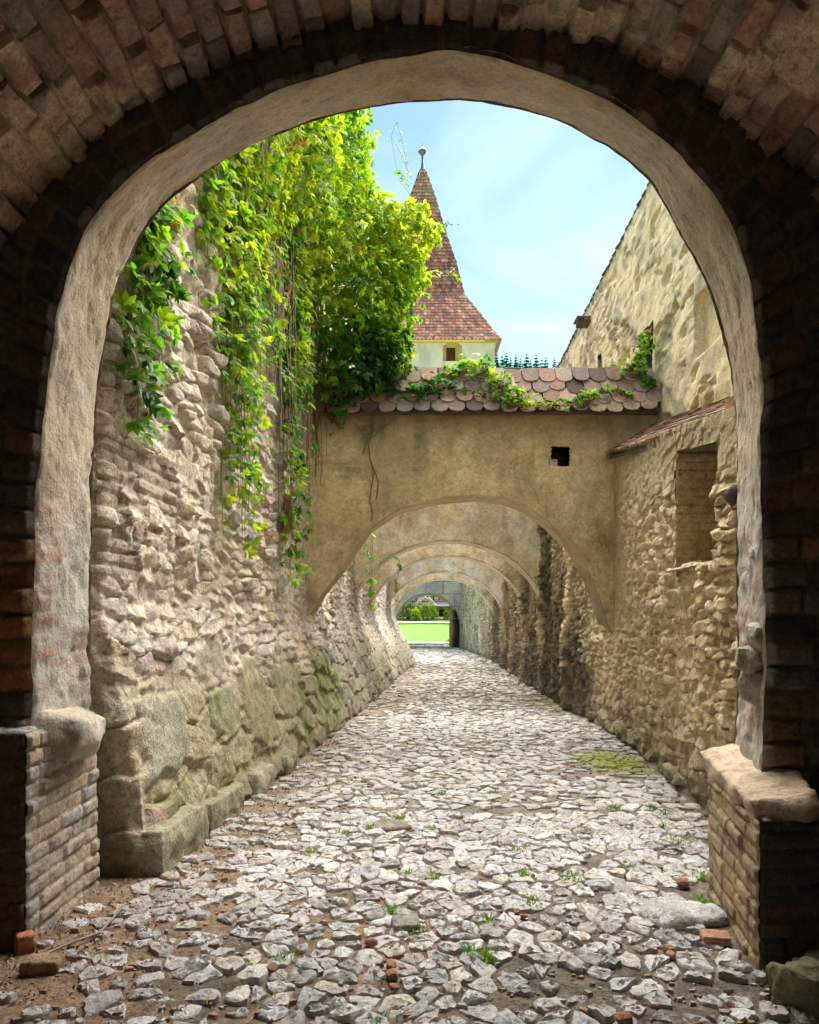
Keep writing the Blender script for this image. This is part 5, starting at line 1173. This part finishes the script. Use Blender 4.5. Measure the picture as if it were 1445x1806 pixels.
# young plant by the left pier
c = G(182, 1530); c[2] = float(gz(c[0], c[1])); t = thing('seedling', 'small leafy seedling growing beside the left brick pier', 'plant', c)
p = c + rg.normal(0, .05, (16, 3)) * [1, 1, 0] + np.stack([0 * np.arange(16), 0 * np.arange(16), rg.uniform(.03, .16, 16)], -1); mb = MB(); leaves(mb, p, np.tile([0, -.4, .9], (16, 1)), .05, leafcols(16, rg, .55), rg, hang=-.1, nl=3); mb.build('foliage', M_LEAF, t)
mb = MB(); tubes(mb, [np.array([c, c + [.01, 0, .09], c + [.02, 0, .17]]), np.array([c, c + [-.04, .01, .12]])], .004, (.15, .22, .05), 3); mb.build('stems', M_STEM, t)
# loose stones, brick bits
def lump(name, label, cat, px, py, half, col, seed, group=None, rot=0, rnd=.35, amp=.012, mat=M_STONE, n=10, sink=0):
    c = G(px, py); c[2] = float(gz(c[0], c[1])) + half[2] * .75 + .012 - sink; mb = MB(); rough_block(mb, c, half, col, seed, amp, rot, n=n, rnd=rnd, tilt=(0, 0) if n > 7 else (rg.uniform(-.5, .5), rg.uniform(-.5, .5))); o = origin_to(mb.build(name, mat, smooth=(n > 7), weld=True), c - np.array([0, 0, half[2]])); setp(o, label, cat, group)
lump('boulder', 'angular greenish stone block in the dark right corner', 'stone', 1440, 1752, (.17, .13, .09), (.24, .22, .13), 3001, rot=.4, rnd=.45, amp=.11, n=16)
lump('brick_piece', 'worn tan half brick lying on the earth before the left pier', 'brick', 76, 1706, (.085, .05, .03), (.42, .27, .17), 3002, rot=.05, rnd=.2)
lump('brick_piece', 'orange broken brick shard leaning by the left pier foot', 'brick', 44, 1668, (.04, .04, .045), (.50, .21, .10), 3003, rot=.6, rnd=.2)
lump('brick_piece', 'flat brick slab lying against the right pier foot', 'brick', 1262, 1654, (.07, .05, .022), (.46, .25, .16), 3004, rot=-.2, rnd=.15)
lump('flagstone', 'flat brownish flagstone among pale cobbles halfway down the lane', 'stone', 690, 1455, (.14, .11, .03), (.33, .28, .23), 3005, rot=.3, rnd=.25, amp=.03, sink=.022)
lump('flagstone', 'flat grey square stone set beside a grass tuft', 'stone', 716, 1625, (.07, .075, .03), (.33, .31, .28), 3006, rot=.1, rnd=.2, amp=.02, sink=.02)
lump('flagstone', 'wide pale slab beside the right pier', 'stone', 1205, 1612, (.21, .13, .045), (.56, .54, .53), 3007, rot=.2, rnd=.6, amp=.05, n=16, sink=.03)
for i, (px, py, s) in enumerate([(690, 1697, .034), (692, 1712, .026), (694, 1734, .03), (655, 1658, .03), (666, 1628, .02), (744, 1556, .022), (530, 1628, .016), (1182, 1684, .03), (1180, 1675, .026), (1285, 1743, .024), (1160, 1768, .02), (1205, 1556, .034), (1100, 1793, .03), (1060, 1640, .02), (1065, 1626, .018), (1008, 1570, .02), (1000, 1576, .022), (1140, 1618, .022), (1095, 1570, .018), (940, 1542, .022), (912, 1604, .024), (925, 1612, .022), (1202, 1660, .022), (1290, 1766, .016), (1430, 1776, .022), (985, 1635, .018), (870, 1440, .018), (480, 1706, .034), (745, 1492, .02), (1245, 1434, .026), (1030, 1655, .016)]):
    lump('brick_chip', 'small orange brick chip lying loose among the cobbles', 'brick chip', px, py, (s * .85, s * .7, s * .5), np.array((.40, .21, .14)) * rg.uniform(.65, 1.15), 3100 + i, 'brick chips among the cobbles', rot=rg.uniform(0, 3), rnd=.6, amp=.02, n=6)
leafspots = [(60, 1650), (492, 1580), (440, 1700), (108, 1660), (182, 1690), (270, 1560), (300, 1548), (208, 1560), (470, 1455), (520, 1420), (350, 1530), (560, 1640), (510, 1715), (485, 1760), (620, 1500), (770, 1515), (725, 1535), (320, 1530), (405, 1478), (238, 1652), (575, 1350), (610, 1300), (175, 1605), (90, 1625), (640, 1415), (430, 1440), (1160, 1340), (1140, 1350), (1185, 1372), (365, 1775)]
for i, (px, py) in enumerate(leafspots):
    c = G(px, py); c[2] = float(dirt_z(c[0], c[1])) + .03; mb = MB(); leaves(mb, c[None], np.array([[0, 0, 1.]]), .04, np.array([[(.55, .42, .06), (.50, .30, .08), (.60, .50, .18)][i % 3]]), rg, hang=.0, nl=1); o = origin_to(mb.build('fallen_leaf', M_LEAF), c); setp(o, 'small yellow fallen leaf lying on the lane', 'leaf', 'yellow fallen leaves on the lane')
a = [G(x, y) for x, y in ((72, 1690), (130, 1665), (175, 1650), (185, 1640), (212, 1608))]
ln = np.array(a); ln[:, 2] = [float(gz(x, y)) + .035 for x, y in ln[:, :2]]; mb = MB(); tubes(mb, [ln], (.008, .005), (.26, .20, .15), 5); o = origin_to(mb.build('twig', M_STEM), ln[0]); setp(o, 'long thin twig lying on the earth by the left pier', 'twig')
# leaf litter on the earth along the left wall
mb = MB(); n_ = 2600; yy = 3.2 + 7.5 * rg.random(n_) ** 1.3; xx = np.where(rg.random(n_) < .8, left_base(yy) + np.abs(rg.normal(0, .38, n_)), rg.uniform(-1.9, 2.4, n_)); p = np.stack([xx, yy, dirt_z(xx, yy) + .006], -1)
cl = np.array([(.26, .15, .08), (.18, .11, .07), (.36, .24, .13), (.22, .17, .12)])[rg.integers(0, 4, n_)]
leaves(mb, p, np.tile([0, 0, 1.], (n_, 1)), .022, cl, rg, hang=.0, nl=1); o = mb.build('leaf_litter', M_STEM); setp(o, 'brown leaf litter strewn along the left wall foot', 'litter', kind='stuff')
